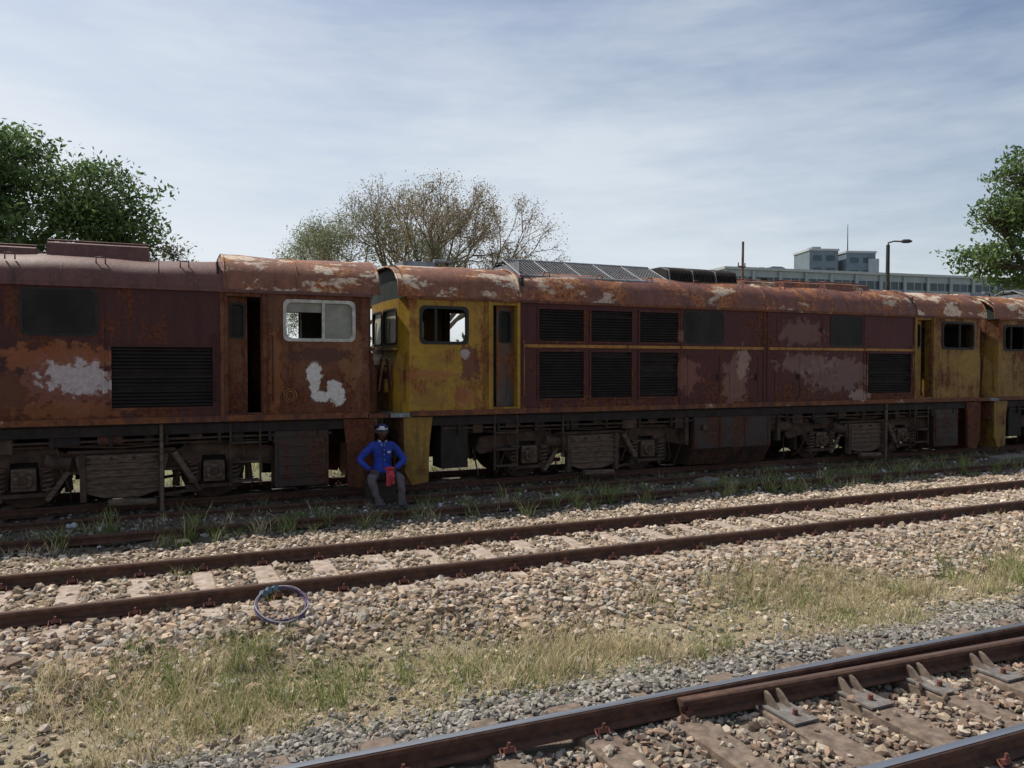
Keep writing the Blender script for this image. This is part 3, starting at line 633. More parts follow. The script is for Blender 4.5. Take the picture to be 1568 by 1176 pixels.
edge=lambda x,y: np.clip((y-6.1-.3*np.sin(1.3*x)-.15*np.sin(3.7*x))/.7,0.0,1)*np.clip((10.9-y)/.5,0.02,1)
build_stones('brown_track_ballast',[scatter(32000,-3,12.5,6.0,8.4,.015,.048,tan,edge),scatter(20000,-3,17,8.3,11,.015,.045,lt+tan[:2],edge),scatter(9000,10,30,6.2,10.9,.022,.05,tan+lt,edge)])
build_stones('grey_track_ballast',[scatter(19000,-1.5,9.5,3.9,5.3,.011,.03,gr,lambda x,y: np.clip((5.25-y+.12*np.sin(2.1*x))/.35,0,1)),
   scatter(11000,-1,8.5,2.0,4.0,.012,.036,br),scatter(5000,9,22,2,5.2,.02,.04,gr)])
build_stones('scattered_stones',[scatter(5200,-3,14,5.0,6.6,.012,.034,tan+gr+lt),scatter(7000,-4,22,10.6,13.4,.012,.036,dk+gr),scatter(140,-4,20,10.7,12.6,.02,.05,[(.6,.6,.6),(.45,.45,.5)]),scatter(2000,-6,30,13.4,18,.015,.04,dk+tan)])

# ---------------------------------------------------------------- grass
gmat=vcol('grass_blades',.8,.35)
def blades(x,y,h,lean,w,C,curl=.5):
    n=len(x); z=hgt(x,y)-.01; a=rng.uniform(0,6.28,n); b=rng.uniform(0,6.28,n)
    wx,wy=np.cos(b)*w,np.sin(b)*w; lx,ly=np.cos(a)*lean*h,np.sin(a)*lean*h
    def P(t,ws): 
        cx=x+lx*t**1.7; cy=y+ly*t**1.7; cz=z+h*(t-curl*lean*t*t*.5)
        return np.stack([cx-wx*ws,cy-wy*ws,cz],1),np.stack([cx+wx*ws,cy+wy*ws,cz],1)
    a0,a1=P(0,1);b0,b1=P(.5,.8);c0,_=P(1.0,0)
    Vv=np.stack([a0,a1,b0,b1,c0],1).reshape(-1,3); o=5*np.arange(n)[:,None]
    Ff=np.concatenate([o+np.array([[0,1,3]]),o+np.array([[0,3,2]]),o+np.array([[2,3,4]])],0)
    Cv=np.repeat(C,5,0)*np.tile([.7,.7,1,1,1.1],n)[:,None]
    return Vv,Ff,Cv
def tufts(nt_,per,x0,x1,y0,y1,hr,greenf,spread=.07,dens=None,lean=(.2,.9),w=(.002,.0045)):
    cx=rng.uniform(x0,x1,nt_); cy=rng.uniform(y0,y1,nt_)
    if dens is not None:
        k=rng.random(nt_)<dens(cx,cy); cx,cy=cx[k],cy[k]
    m=len(cx); th=rng.uniform(*hr,m); g=rng.random(m)<greenf(cx,cy)
    X_=np.repeat(cx,per)+rng.normal(0,spread,m*per); Y_=np.repeat(cy,per)+rng.normal(0,spread,m*per)
    G=np.repeat(g,per)^(rng.random(m*per)<.12); H=np.repeat(th,per)*rng.uniform(.4,1.15,m*per)
    n=m*per; C=np.where(G[:,None],np.array([.2,.25,.08])*rng.uniform(.6,1.4,(n,1)),np.array([.62,.52,.33])*rng.uniform(.6,1.2,(n,1)))
    return blades(X_,Y_,H,rng.uniform(*lean,n),rng.uniform(*w,n),C)
def gf(x,y): return .22+.28*np.sin(1.7*x+2*y)+.2*np.sin(.6*x+1)
def dn(x,y): return np.clip(.5+.5*np.sin(2.1*x+1.3)+.45*np.sin(3.3*y+x),.08,1)*np.clip((y-4.85-.1*np.sin(2*x))/.25,0,1)*np.clip((6.75+.3*np.sin(1.1*x+1)-y)/.4,0,1)
def dn2(x,y): return np.clip(.65+.4*np.sin(1.3*x+2.2*y)+.3*np.sin(4.1*x-y),.1,1)
def build_grass(name,parts):
    Vs=[];Fs=[];Cs=[];b=0
    for v,f,c_ in parts: Vs.append(v);Fs.append(f+b);Cs.append(c_); b+=len(v)
    np_mesh(name,np.concatenate(Vs),np.concatenate(Fs),gmat,col=np.concatenate(Cs))
build_grass('dry_grass',[tufts(4200,19,-2.5,13,4.8,7.0,(.06,.2),gf,.08,dn),
   tufts(430,28,-2,13,5.0,6.5,(.14,.34),lambda x,y:.45+.3*np.sin(1.7*x),.05,dn,(.2,.7)),
   tufts(6000,13,-2.5,13,4.85,6.8,(.03,.10),lambda x,y:.06+0*x,.11,dn2,(.9,2.2)),
   tufts(110,22,-2,16,6.6,10.4,(.06,.16),lambda x,y:.8+0*x,.05,None,(.2,.8)),
   tufts(800,14,10,24,4.9,6.9,(.1,.25),gf,.09,dn)])
build_grass('green_grass',[tufts(850,20,-4,24,10.7,12.9,(.08,.3),lambda x,y:.75+0*x,.06,lambda x,y:.45+.5*np.sin(2.3*x)*np.sin(3*y),(.2,.8),(.003,.006)),
   tufts(80,36,-3,22,10.8,12.0,(.25,.42),lambda x,y:.9+0*x,.06,lambda x,y:1.0*((x<2.6)|(x>4.2)),(.3,.8),(.004,.007)),
   tufts(1200,14,-8,34,15.6,24,(.1,.4),lambda x,y:.8+0*x,.1,None,(.2,.8),(.004,.009))])

# ---------------------------------------------------------------- trees
bark=plain('tree_bark',(.13,.1,.075),(.07,.05,.04),5,.9)
lmat=vcol('tree_leaves',.7,.4)
def leafset(cent,per,spread,size,c0,c1,flat=.6):
    m=len(cent); n=m*per
    P=np.repeat(cent,per,0)+rng.normal(0,1,(n,3))*spread*np.array([1,1,flat])
    a=rng.normal(0,1,(n,3)); a/=np.linalg.norm(a,axis=1,keepdims=True); b=np.cross(a,rng.normal(0,1,(n,3))); b/=np.linalg.norm(b,axis=1,keepdims=True)
    s=rng.uniform(.6,1.3,n)[:,None]*size
    V_=np.stack([P-a*s,P+b*s*.42,P+a*s,P-b*s*.42],1).reshape(-1,3); F_=np.arange(4*n).reshape(-1,4)
    t=rng.random((n,1)); cl=np.repeat(rng.uniform(.55,1.3,(m,1)),per,0)
    C=(np.array(c0)*(1-t)+np.array(c1)*t)*cl
    return V_,F_,np.repeat(C,4,0)
def leafy_tree(name,base,lobes,trunk_r,nclump,per,spread,size,c0,c1,shell=.55):
    P=empty(name,base)
    bz=base[2]
    mb=MB(); fork=Vector((0,0,min(l[0][2] for l in lobes)-bz-max(l[1][2] for l in lobes)*.6))
    fork.z=max(fork.z,1.5)
    mb.tube([(0,0,-.2),(.1,.05,fork.z*.5),tuple(fork)],[trunk_r*1.25,trunk_r,trunk_r*.85],'b',10)
    cents=[]
    vol=[l[1][0]*l[1][1]*l[1][2] for l in lobes]; tot=sum(vol)
    for (c,r),v in zip(lobes,vol):
        k=int(nclump*v/tot)+6; d=rng.normal(0,1,(k,3)); d/=np.linalg.norm(d,axis=1,keepdims=True)
        rad=shell+(1-shell)*rng.random((k,1))**.6; rad*=1+.12*rng.normal(0,1,(k,1))
        cc=np.array(c)-np.array(base)+d*rad*np.array(r); cents.append(cc)
        lc=Vector(c)-Vector(base); mid=fork.lerp(lc,.55)+Vector((rng.normal(0,.4),rng.normal(0,.4),.3))
        mb.tube([tuple(fork),tuple(mid),tuple(lc)],[trunk_r*.6,trunk_r*.4,trunk_r*.22],'b',7)
        for q in cc[::max(1,k//26)]:
            q=Vector(q); m2=lc.lerp(q,.5)+Vector((rng.normal(0,.2),rng.normal(0,.2),-.15)); st=mid.lerp(lc,rng.random())
            mb.tube([tuple(st),tuple(m2),tuple(q)],[trunk_r*.18,trunk_r*.1,.02],'b',5)
    mb.build('trunk_and_limbs',{'b':bark},P)
    v,f,c_=leafset(np.concatenate(cents),per,spread,size,c0,c1); np_mesh('foliage',v,f,lmat,P,col=c_)
    return P
g0,g1=(.07,.125,.045),(.16,.23,.085)
leafy_tree('leafy_tree',(-7.5,46,0),[((-10.5,47,11.5),(4.2,4,3.6)),((-7.4,46,12.4),(2.8,2.5,2.0)),((-3.4,45,11.0),(3.0,2.4,1.9)),((-1.9,45,9.1),(2.2,1.9,1.4)),((-6,46,8.8),(4.5,3.5,2.2)),((-12.5,47,12.7),(2.6,2.6,2.2)),((-9.0,46.5,13.6),(1.6,1.5,1.1)),((-2.6,45,7.6),(1.5,1.3,.9))],.45,1000,42,.42,.15,g0,g1,.5)
leafy_tree('leafy_tree',(36.8,22,0),[((35.3,22.8,11.0),(1.25,1.2,1.2)),((34.3,23.1,9.2),(1.5,1.3,.8)),((33.9,23.3,7.1),(1.7,1.4,.85)),((36.6,22.2,9),(2.2,2,2.2)),((35.6,22.7,6.2),(1.6,1.3,.8))],.25,480,26,.25,.115,(.07,.125,.04),(.16,.23,.08),.35)
leafy_tree('slender_tree',(.6,43.6,0),[((.3,43.6,8.1),(1.1,.9,.8)),((1.2,43.6,7.4),(.7,.6,.6))],.1,40,9,.25,.08,(.16,.14,.06),(.24,.2,.08),.2)
leafy_tree('leafy_tree',(23.5,52,0),[((23.4,52,8.6),(2.2,1.6,1.6)),((25.4,52,7.6),(1.8,1.4,1.2))],.22,120,22,.35,.12,(.1,.13,.05),(.18,.2,.09))
pbark=plain('pale_bark',(.22,.18,.14),(.13,.1,.08),5,.9)
def bare_tree(name,base,seed,h0,limbs,L0,levels,spread,leafn,lc0,lc1,r0=.4):
    R=random.Random(seed); P=empty(name,base); mb=MB(); tips=[]
    def grow(p,d,L,r,lv):
        bend=Vector((R.uniform(-1,1),R.uniform(-1,1),R.uniform(-.4,.6)))*.14
        m=p+d*L*.5; e=m+(d+bend).normalized()*L*.5
        mb.tube([tuple(p),tuple(m),tuple(e)],[r,r*.85,r*.68],'b',6 if lv<3 else 3)
        if lv>=2: tips.append(tuple(e)); tips.append(tuple(m))
        if lv>=levels: return
        k=3 if R.random()<.8 else 2
        for i in range(k):
            ax=Vector((R.gauss(0,1),R.gauss(0,1),R.gauss(0,1))); ax=(ax-d*ax.dot(d)).normalized()
            nd=(d+ax*R.uniform(.3,.75)+Vector((0,0,.06))).normalized()
            grow(e,nd,L*R.uniform(.68,.86),max(r*.6,.008),lv+1)
    mb.tube([(0,0,-.2),(.1,0,h0*.5),(0,0,h0)],[r0*1.2,r0,r0*.9],'b',10)
    for i in range(limbs):
        a=2*math.pi*i/limbs+R.uniform(-.3,.3); t=R.uniform(*spread)
        grow(Vector((0,0,h0*R.uniform(.8,1))),Vector((math.cos(a)*math.sin(t),math.sin(a)*math.sin(t),math.cos(t))),L0*R.uniform(.85,1.15),r0*.5,0)
    mb.build('trunk_and_branches',{'b':pbark},P)
    T=np.array(tips); T=T[rng.integers(0,len(T),leafn)]
    v,f,c_=leafset(T,6,.25,.07,lc0,lc1,1); np_mesh('sparse_leaves',v,f,lmat,P,col=c_)
bare_tree('bare_tree',(15.6,48,0),3,4.2,7,3.05,5,(.15,1.0),5500,(.22,.18,.11),(.34,.28,.17))
bare_tree('bare_tree',(10.7,50,0),5,3.8,5,2.4,5,(.2,.95),5500,(.17,.2,.11),(.28,.3,.17),.3)
cc=np.stack([rng.uniform(-70,160,1500),rng.uniform(66,80,1500),rng.random(1500)**.8*5.2],1); cc[:,2]*=.75+.25*np.sin(cc[:,0]*.35)
v,f,c_=leafset(cc,14,.9,.42,(.05,.075,.03),(.1,.13,.05)); np_mesh('distant_trees',v,f,lmat,None,col=c_)

# ---------------------------------------------------------------- buildings
bm={'w':plain('pale_concrete_wall',(.34,.38,.4),(.27,.31,.33),.5,.8),'g':plain('window_glass',(.05,.08,.1),(.03,.05,.065),.3,.3),'r':plain('roof_trim',(.42,.44,.45),(.36,.38,.39),.5,.8),'d':plain('tower_cladding',(.15,.195,.225),(.12,.155,.185),.4,.7),'m':plain('dark_steel',(.06,.055,.05),(.03,.03,.03),3,.7)}
B=empty('office_building',(98.7,120.2,0),math.radians(-7.8)); mb=MB()
mb.box(0,120,0,14,0,21,'w'); mb.box(-.4,120.4,-.4,14.4,21,21.5,'r')
mw=MB(); mm=MB()
for k in range(6):
    mw.box(.6,119.4,-.02,0,3.3*k+1.6,3.3*k+3.2,'g')
    for i in range(60): mm.box(.6+i*2,.78+i*2,-.1,-.02,3.3*k+1.6,3.3*k+3.2,'w')
for i in range(21): mm.box(i*6-.25,i*6+.25,-.5,-.1,0,20.8,'w')
mb.build('walls',bm,B); mw.build('windows',bm,B); mm.build('mullions',bm,B)
mb=MB()
for a,b,h in((9.5,12.2,.7),(12.6,16.3,1.0)):
    mb.prism_y([(a,21.5),(a,21.5+h*.7),(a+.8,21.5+h),(b-.8,21.5+h),(b,21.5+h*.7),(b,21.5)],4,9,'d')
mb.build('roof_plant',bm,B)
def tower(x,y,w,h,stair):
    a=math.radians(24); T=empty('tower_block',(x,y,0),-a*.8); m=MB()
    m.box(0,w*.96,0,9,0,h,'d'); m.box(-.2,w*.96+.2,-.2,9.2,h,h+.5,'r')
    for k in range(9): m.box(w*.12,w*.4,-.05,0,h-2.6-3.2*k,h-1.2-3.2*k,'g'); m.box(w*.55,w*.85,-.05,0,h-2.6-3.2*k,h-1.2-3.2*k,'g')
    if stair: m.box(w*.7,w*1.0+.3,-.6,-.05,0,h-1.5,'w'); m.cyl((w*.3,4,h),(w*.3,4,h+8),.16,.07,'m',6)
    else: m.box(w*.2,w*.5,2,5,h+.5,h+1.3,'w')
    m.build('tower_shell',bm,T)
tower(151.4,151.5,8.0,32.0,False); tower(160.0,147.6,8.2,31.4,True)
L=empty('street_lamp',(29.7,25.1,0)); mb=MB()
mb.cyl((0,0,0),(.05,0,7.75),.13,.08,'m',10); mb.tube([(.05,0,7.6),(.07,0,7.85),(.3,-.12,7.92),(.62,-.28,7.9)],[.045,.04,.035,.035],'m',6)
mb.tube([(.56,-.25,7.9),(.66,-.30,7.91),(.9,-.40,7.92),(1.02,-.46,7.91)],[.04,.09,.09,.03],'m',8)
mb.build('pole_arm_and_head',bm,L)
U=empty('utility_pole',(20.3,23.8,0)); mb=MB(); wd={'p':plain('weathered_pole',(.22,.13,.1),(.1,.06,.045),4,.9)}
mb.cyl((0,0,0),(.08,0,7.1),.08,.045,'p',8); mb.box(-.16,.2,-.03,.03,6.1,6.16,'p'); mb.tube([(-.14,0,6.16),(-.14,0,6.28)],.025,'p',6); mb.tube([(.18,0,6.16),(.18,0,6.28)],.025,'p',6); mb.tube([(0,0,5.2),(.2,0,5.7)],.02,'p',5)
mb.build('pole',wd,U)

# ---------------------------------------------------------------- small objects
H=empty('cable_coil',(.90,7.02,0)); mb=MB()
cm={'a':plain('purple_cable',(.12,.085,.15),(.07,.05,.08),9,.8),'b':plain('white_cable',(.35,.34,.36),(.2,.2,.2),9,.8),'c':plain('blue_rag',(.12,.2,.26),(.06,.1,.13),9,.8)}
zc=float(hgt(.9,7.0))+.12; tilt=math.radians(27)
for k in range(7):
    rr=.215+.008*math.sin(k*2.1); o1,o2=.012*math.cos(k*2.4),.012*math.sin(k*2.4); pth=[]
    for i in range(41):
        t=2*math.pi*i/40; x=(rr+o1)*math.cos(t)+.006*math.sin(5*t+k); y=(rr+o1)*math.sin(t)+.006*math.cos(4*t+k)
        pth.append((x,y*math.cos(tilt)-o2*math.sin(tilt),zc+y*math.sin(tilt)+o2+.004*math.sin(3*t+k)))
    mb.tube(pth,.007,'b' if k==3 else 'a',6)
for t in(1.7,2.0,2.3):
    mb.rbox((.215*math.cos(t),.215*math.sin(t)*math.cos(tilt),zc+.215*math.sin(t)*math.sin(tilt)),(.05,.05,.04),(t,.4,t),'c')
mb.build('cable_loops',cm,H)
cb={'c':plain('rough_concrete',(.25,.23,.2),(.14,.125,.11),5,.95),'w':plain('old_timber',(.06,.045,.035),(.03,.022,.018),6,.95,sc=(1,1,5))}
def block(name,x,y,sx,sy,sz,rz,m='c'):
    B=MB(); B.rbox((0,0,sz/2-.02),(sx,sy,sz),(0,0,0),m); o=B.build(name,cb,None,bevel=.02); o.location=(x,y,float(hgt(x,y))); o.rotation_euler=(.03,-.04,rz)
block('timber_block',3.22,12.62,.46,.26,.43,.02,'w'); block('concrete_block',9.6,12.2,.45,.3,.14,.3); block('concrete_block',18.6,12.2,.9,.35,.15,-.1); block('concrete_block',9.9,11.8,.25,.2,.1,.8)

# ---------------------------------------------------------------- man
pm={'shirt':plain('royal_blue_overall',(.02,.055,.4),(.012,.03,.2),9,.85),'trouser':plain('dark_trousers',(.15,.12,.13),(.07,.055,.062),9,.9),
 'skin':plain('dark_skin',(.085,.04,.026),(.06,.028,.018),12,.5,bmp=.05),'white':plain('white_cloth',(.6,.6,.6),(.4,.4,.42),9,.8),'cap':plain('navy_cap',(.02,.035,.13),(.01,.018,.07),9,.8),
 'red':plain('red_cloth',(.5,.05,.06),(.3,.03,.04),12,.85),'shoe':plain('black_shoe',(.03,.026,.023),(.015,.014,.013),9,.6),'eye':plain('eye_white',(.6,.58,.55),(.5,.5,.48),9,.3),'lip':plain('lips',(.11,.04,.032),None,9,.5),'hair':plain('black_hair',(.012,.01,.01),None,30,.9)}
def skin(name,vs,es,rs,roots,sub=2):
    me=bpy.data.meshes.new(name); me.from_pydata(vs,es,[]); o=bpy.data.objects.new(name,me); link(o)
    o.modifiers.new('s','SKIN')
    d=me.skin_vertices[0].data
    for i,r in enumerate(rs):
        r=r if isinstance(r,tuple) else (r,r); d[i].radius=r; d[i].use_root=i in roots
    ss=o.modifiers.new('u','SUBSURF'); ss.levels=sub; ss.render_levels=sub
    dg=bpy.context.evaluated_depsgraph_get(); dg.update(); m2=bpy.data.meshes.new_from_object(o.evaluated_get(dg))
    bpy.data.objects.remove(o); m2.polygons.foreach_set('use_smooth',[True]*len(m2.polygons))
    return link(bpy.data.objects.new(name,m2))
def build_man(ox,oy,rot):
    P=empty('seated_man',(ox,oy,0),rot); 
    J=[('pelvis',(0,.05,.53),(.155,.125)),('waist',(0,.04,.68),(.145,.115)),('chest',(0,.01,.86),(.17,.125)),('shl',(0,0,.985),(.14,.095)),('neck',(0,-.015,1.06),.058),('nt',(0,-.03,1.13),.052),
     ('sL',(-.165,.0,.98),.078),('eL',(-.39,-.02,.76),.056),('wL',(-.235,-.24,.625),.038),
     ('sR',(.165,.0,.98),.078),('eR',(.36,-.06,.74),.056),('wR',(.175,-.27,.64),.038),
     ('hL',(-.10,.03,.50),.10),('kL',(-.235,-.42,.50),.078),('aL',(-.10,-.40,.09),.052),
     ('hR',(.10,.03,.50),.10),('kR',(.235,-.42,.50),.078),('aR',(.25,-.46,.09),.052),
     ('mL',(-.285,-.01,.87),.066),('mR',(.275,-.02,.86),.066),('tL',(-.165,-.2,.515),.09),('tR',(.165,-.2,.515),.09),('cL',(-.185,-.41,.33),.066),('cR',(.245,-.42,.33),.066)]
    ix={j[0]:i for i,j in enumerate(J)}
    E=[('pelvis','waist','shirt'),('waist','chest','shirt'),('chest','shl','shirt'),('shl','neck','shirt'),('neck','nt','skin'),('shl','sL','shirt'),('sL','mL','shirt'),('mL','eL','shirt'),('eL','wL','shirt'),
       ('shl','sR','shirt'),('sR','mR','shirt'),('mR','eR','shirt'),('eR','wR','shirt'),('pelvis','hL','trouser'),('hL','tL','trouser'),('tL','kL','trouser'),('kL','cL','trouser'),('cL','aL','trouser'),
       ('pelvis','hR','trouser'),('hR','tR','trouser'),('tR','kR','trouser'),('kR','cR','trouser'),('cR','aR','trouser')]
    o=skin('body_with_clothes',[j[1] for j in J],[(ix[a],ix[b]) for a,b,_ in E],[j[2] for j in J],{0})
    me=o.data; me.materials.clear()
    for k in('shirt','trouser','skin'): me.materials.append(pm[k])
    segs=[(Vector(J[ix[a]][1]),Vector(J[ix[b]][1]),{'shirt':0,'trouser':1,'skin':2}[l]) for a,b,l in E]
    for p in me.polygons:
        c=p.center; best=(9,0)
        for a,b,l in segs:
            t=max(0,min(1,(c-a).dot(b-a)/(b-a).length_squared)); d=(c-a.lerp(b,t)).length
            if d<best[0]: best=(d,l)
        l=best[1]
        if c.z<.56 and l==0 : l=1
        p.material_index=l
    for v in me.vertices:
        n_=mnoise.noise(v.co*14)*.009+mnoise.noise(v.co*30)*.004
        if v.co.z<1.05: v.co+=v.normal*n_
    o.parent=P
    import bmesh
    bmh=bmesh.new(); bmesh.ops.create_uvsphere(bmh,u_segments=40,v_segments=28,radius=1)
    for v in bmh.verts:
        x,y,z=v.co; fr=max(0,-y)
        sx=.074*(1-.20*max(0,-z)**1.3); sy=.094; sz=.116
        X_,Y_,Z_=x*sx,y*sy,z*sz
        if z<-.2: Y_-= .012*fr*(-z)
        g=lambda cx,cz,wx,wz: math.exp(-((X_-cx)/wx)**2-((Z_-cz)/wz)**2)*(1 if y<0 else 0)
        Y_-= .024*g(0,-.022,.013,.016)+.012*g(0,.0,.009,.025)
        Y_-= .009*g(0,-.06,.024,.010)
        Y_-= .007*g(0,-.098,.02,.014)
        Y_+= .010*(g(-.03,.008,.016,.012)+g(.03,.008,.016,.012))
        Y_-= .006*(g(-.03,.03,.022,.007)+g(.03,.03,.022,.007))
        Y_-= .005*(g(-.042,-.02,.018,.015)+g(.042,-.02,.018,.015))
        v.co=(X_,Y_,Z_)
    mh=bpy.data.meshes.new('head'); bmh.to_mesh(mh); bmh.free(); mh.materials.append(pm['skin']); mh.materials.append(pm['hair'])
    for p in mh.polygons:
        p.use_smooth=True; c=p.center
        if c.z>.03 and c.y>-.05 or (c.y>.02 and c.z>-.03): p.material_index=1
    hd=bpy.data.objects.new('head',mh); link(hd,P); hd.location=(-.005,-.045,1.215); hd.rotation_euler=(.05,0,-.22); hd.scale=(1.1,1.08,1.04)
    mb=MB()
    for s in(-1,1):
        mb.cyl((s*.03,-.072,.008),(s*.03,-.079,.008),.011,.007,'eye',10); mb.cyl((s*.031,-.079,.008),(s*.031,-.081,.008),.005,.004,'hair',8)
        mb.tube([(s*.072,.012,.025),(s*.080,.018,.02),(s*.081,.018,-.01),(s*.075,.006,-.028),(s*.07,-.002,-.015)],[.006,.010,.009,.008,.004],'skin',7)
    mb.tube([(-.022,-.092,-.058),(0,-.1,-.056),(.022,-.092,-.058)],[.003,.006,.003],'lip',6); mb.tube([(-.02,-.091,-.066),(0,-.099,-.067),(.02,-.091,-.066)],[.003,.006,.003],'lip',6)
    mb.build('face_features',pm,hd)
    mb=MB(); n=24; rings=[]
    for k in range(7):
        a=k/6*math.pi/2*.98; rings.append([(.083*math.cos(a)**.7*math.cos(t),.101*math.cos(a)**.7*math.sin(t)-.0,.045+.082*math.sin(a)) for t in [2*math.pi*i/n for i in range(n)]])
    for k in range(6):
        for i in range(n):
            j=(i+1)%n; mid=2*math.pi*(i+.5)/n; front=abs(mid-1.5*math.pi)<.6
            mb.add([rings[k][i],rings[k][j],rings[k+1][j],rings[k+1][i]],[(0,1,2,3)],'white' if (front and k<3) or k==0 else 'cap',True)
    vis=[]
    for i in range(13):
        t=math.pi+math.pi*(.16+.68*i/12); vis.append(((.083*math.cos(t),.101*math.sin(t),.046),(.09*math.cos(t),.101*math.sin(t)-.062*math.sin((i/12)*math.pi)**.6,.036)))
    for a,b in zip(vis,vis[1:]): mb.add([a[0],b[0],b[1],a[1]],[(0,1,2,3)],'cap',True); mb.add([(p[0],p[1],p[2]-.004) for p in(a[0],b[0],b[1],a[1])],[(3,2,1,0)],'cap',True)
    mb.build('cap',pm,hd)
    def hand(name,w,fd,side,curl):
        w=Vector(w); fd=Vector(fd).normalized(); side=Vector(side); side=(side-fd*side.dot(fd)).normalized(); up=fd.cross(side)
        if up.z<0: up=-up
        vs=[w-fd*.02,w+fd*.035,w+fd*.075]; es=[(0,1),(1,2)]; rs=[(.028,.022),(.034,.018),(.036,.016)]; roots={0}
        for i,(o_,ln) in enumerate(((-.029,.068),(-.010,.078),(.010,.073),(.028,.058))):
            b=len(vs); p=w+fd*.055+side*o_; pts=[p,p+fd*.035+up*.004]
            a=.15
            for q in range(3): a+=curl; pts.append(pts[-1]+(fd*math.cos(a)-up*math.sin(a))*ln/2.6)
            vs+=pts; es+=[(b+k,b+k+1) for k in range(4)]; rs+=[.009,.0105,.0095,.0085,.0065]; roots.add(b)
        b=len(vs); p=w+fd*.02-side*.022; pts=[p,p-side*.025+fd*.02,p-side*.04+fd*.05-up*.01,p-side*.038+fd*.075-up*.02]
        vs+=pts; es+=[(b+k,b+k+1) for k in range(3)]; rs+=[.013,.012,.0105,.008]; roots.add(b)
        h=skin(name,[tuple(v) for v in vs],es,rs,roots,1); h.data.materials.clear(); h.data.materials.append(pm['skin']); h.parent=P
    hand('right_hand',(-.225,-.255,.622),(.25,-.9,-.12),(-1,-.2,0),.45)
    hand('left_hand',(.165,-.28,.635),(-.35,-.8,-.15),(1,-.2,0),.6)
    mb=MB()
    for w_,e_ in(((-.235,-.24,.625),(-.39,-.02,.76)),((.175,-.27,.64),(.36,-.06,.74))):
        w_,e_=Vector(w_),Vector(e_); d=(e_-w_).normalized(); mb.cyl(w_+d*.03,w_-d*.008,.044,.040,'shirt',14,False)
    n=28; rg=[]
    for z,rx,ry in((.72,.135,.11),(.66,.155,.13),(.60,.172,.15),(.555,.185,.165)):
        rg.append([(rx*math.cos(2*math.pi*i/n)+.004*math.sin(i*2.3),.035+ry*math.sin(2*math.pi*i/n),z+.008*math.sin(i*1.7)) for i in range(n)])
    for a,b in zip(rg,rg[1:]):
        for i in range(n): mb.add([a[i],a[(i+1)%n],b[(i+1)%n],b[i]],[(0,1,2,3)],'shirt',True)
    for (x,y) in((-.10,-.40),(.25,-.46)): mb.cyl((x,y,.17),(x*1.0,y,.075),.060,.066,'trouser',16,False)
    for s in(-1,1):
        mb.add([(s*.012,-.095,.985),(s*.065,-.08,1.03),(s*.075,-.03,1.085),(s*.035,-.075,1.075)],[(0,1,2,3)],'white')
        mb.add([(s*.012,-.10,.975),(s*.07,-.088,1.02),(s*.082,-.03,1.08),(s*.06,-.08,1.03)],[(0,1,2,3)],'shirt')
    mb.rbox((.09,-.122,.89),(.05,.006,.035),(.1,0,.1),'white'); mb.rbox((-.07,-.124,.90),(.07,.008,.08),(.1,0,-.1),'shirt')
    mb.tube([(0,-.105,.98),(0,-.132,.88),(0,-.13,.75),(0,-.12,.62)],.005,'cap',5)
    for z,y in((.93,-.125),(.85,-.136),(.76,-.134)): mb.cyl((.012,y,z),(.012,y-.004,z),.007,.006,'white',8)
    mb.build('clothing_details',pm,P)
    mb=MB()
    for k,(xo,L_,ph2) in enumerate(((.03,.27,0),(.07,.2,1.3),(.10,.24,2.2))):
        a=[];
        for i in range(9):
            t=i/8; z=.655-L_*t; y=-.36-.10*min(1,t*2.2)+.012*math.sin(6*t+ph2); w_=.018+.022*t
            a.append(((xo-w_,y+.006*math.sin(9*t),z),(xo,y-.014,z),(xo+w_,y+.008*math.cos(8*t),z)))
        for p,q in zip(a,a[1:]): mb.add([p[0],p[1],q[1],q[0]],[(0,1,2,3)],'red',True); mb.add([p[1],p[2],q[2],q[1]],[(0,1,2,3)],'red',True)
    mb.tube([(-.02,-.34,.64),(.04,-.37,.655),(.10,-.37,.655),(.15,-.34,.65)],[.012,.024,.026,.014],'red',8)
    mb.build('red_cloth',pm,P)
    for nm,a,tt in(('left_shoe',(.25,-.45),(.30,-.66)),('right_shoe',(-.10,-.39),(-.13,-.60))):
        s=skin(nm,[(a[0],a[1]+.03,.05),(a[0],a[1],.10),((a[0]+tt[0])/2,(a[1]+tt[1])/2,.05),(tt[0],tt[1]+.03,.038)],[(0,1),(0,2),(2,3)],[(.046,.05),(.05,.05),(.05,.046),(.05,.036)],{0},2)
        s.data.materials.clear(); s.data.materials.append(pm['shoe']); s.parent=P
build_man(3.22,12.48,-.12)

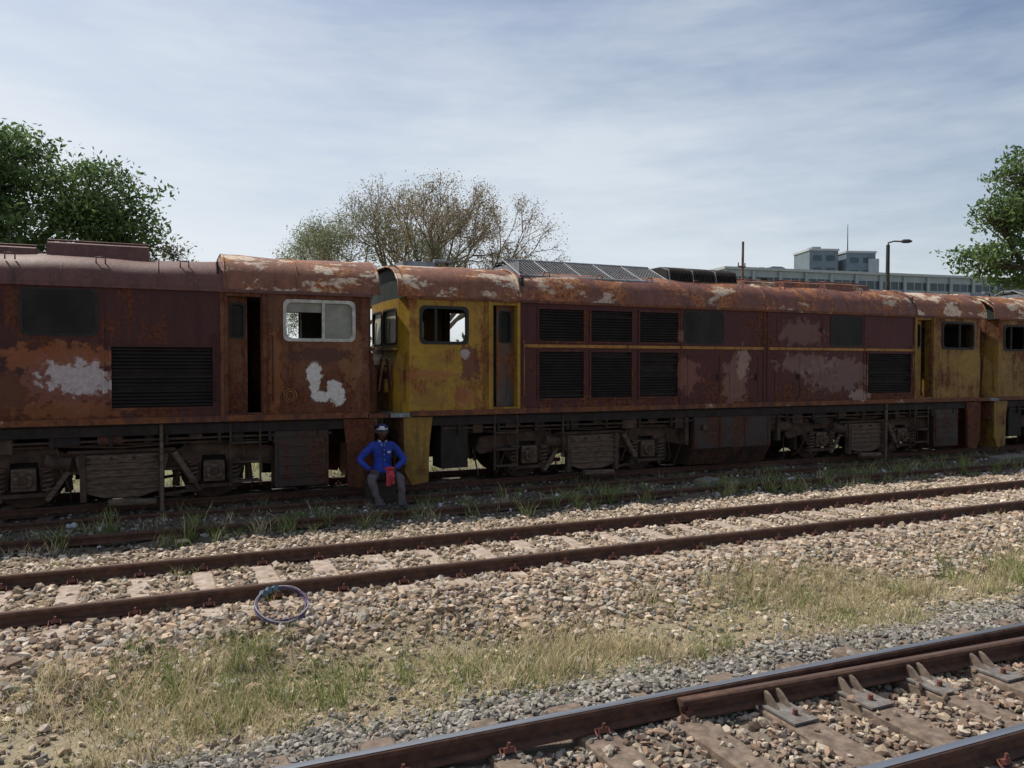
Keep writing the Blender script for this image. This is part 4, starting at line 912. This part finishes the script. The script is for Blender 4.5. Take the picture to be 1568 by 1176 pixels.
# ---------------------------------------------------------------- light, sky, camera
el=math.radians(55); sx,sy=-.60,.80; az=math.atan2(sx,sy)
sd=Vector((sx,sy,0)).normalized()*math.cos(el)+Vector((0,0,math.sin(el)))
ld=bpy.data.lights.new('sun','SUN'); ld.energy=4.8; ld.angle=math.radians(.8); ld.color=(1,.94,.85)
lo=bpy.data.objects.new('sun',ld); link(lo); lo.rotation_euler=sd.to_track_quat('Z','Y').to_euler(); lo.location=(0,0,50)
W=bpy.data.worlds.new('World'); S.world=W; W.use_nodes=True; nt=W.node_tree; bg=nt.nodes['Background']
sk=N(nt,'ShaderNodeTexSky'); sk.sky_type='NISHITA'; sk.sun_disc=False; sk.sun_elevation=el; sk.sun_rotation=az; sk.air_density=1.0; sk.dust_density=2.0; sk.ozone_density=1.3
g=N(nt,'ShaderNodeTexCoord').outputs['Generated']; sp=N(nt,'ShaderNodeSeparateXYZ'); nt.links.new(g,sp.inputs[0])
cl=noi(nt,g,1.5,6,.6,(1,1,4.0)); cl2=noi(nt,g,5,6,.6,(1,1,6))
cm_=math_(nt,'ADD',math_(nt,'MULTIPLY',cl,.75),math_(nt,'MULTIPLY',cl2,.25))
hz=mapr(nt,sp.outputs[2],0,.48,.85,.12)
dt=N(nt,'ShaderNodeVectorMath',operation='DOT_PRODUCT'); nt.links.new(g,dt.inputs[0]); dt.inputs[1].default_value=tuple(sd)
k=math_(nt,'ADD',hz,mapr(nt,cm_,.40,.64,-.05,.42)); k=math_(nt,'ADD',k,mapr(nt,dt.outputs['Value'],.3,.9,-.2,.25))
k=math_(nt,'MAXIMUM',math_(nt,'MINIMUM',k,.96),0.0)
c=mix(nt,k,sk.outputs[0],(7.0,7.5,8.0))
nt.links.new(c,bg.inputs['Color']); bg.inputs['Strength'].default_value=.112
cd=bpy.data.cameras.new('camera'); cam=bpy.data.objects.new('camera',cd); link(cam)
cd.sensor_width=36; cd.lens=36*1184/1568; cd.clip_end=4000; cd.clip_start=.05
cam.location=(0,0,2.3); cam.rotation_euler=(math.radians(90-1.35),0,math.radians(-24)); S.camera=cam
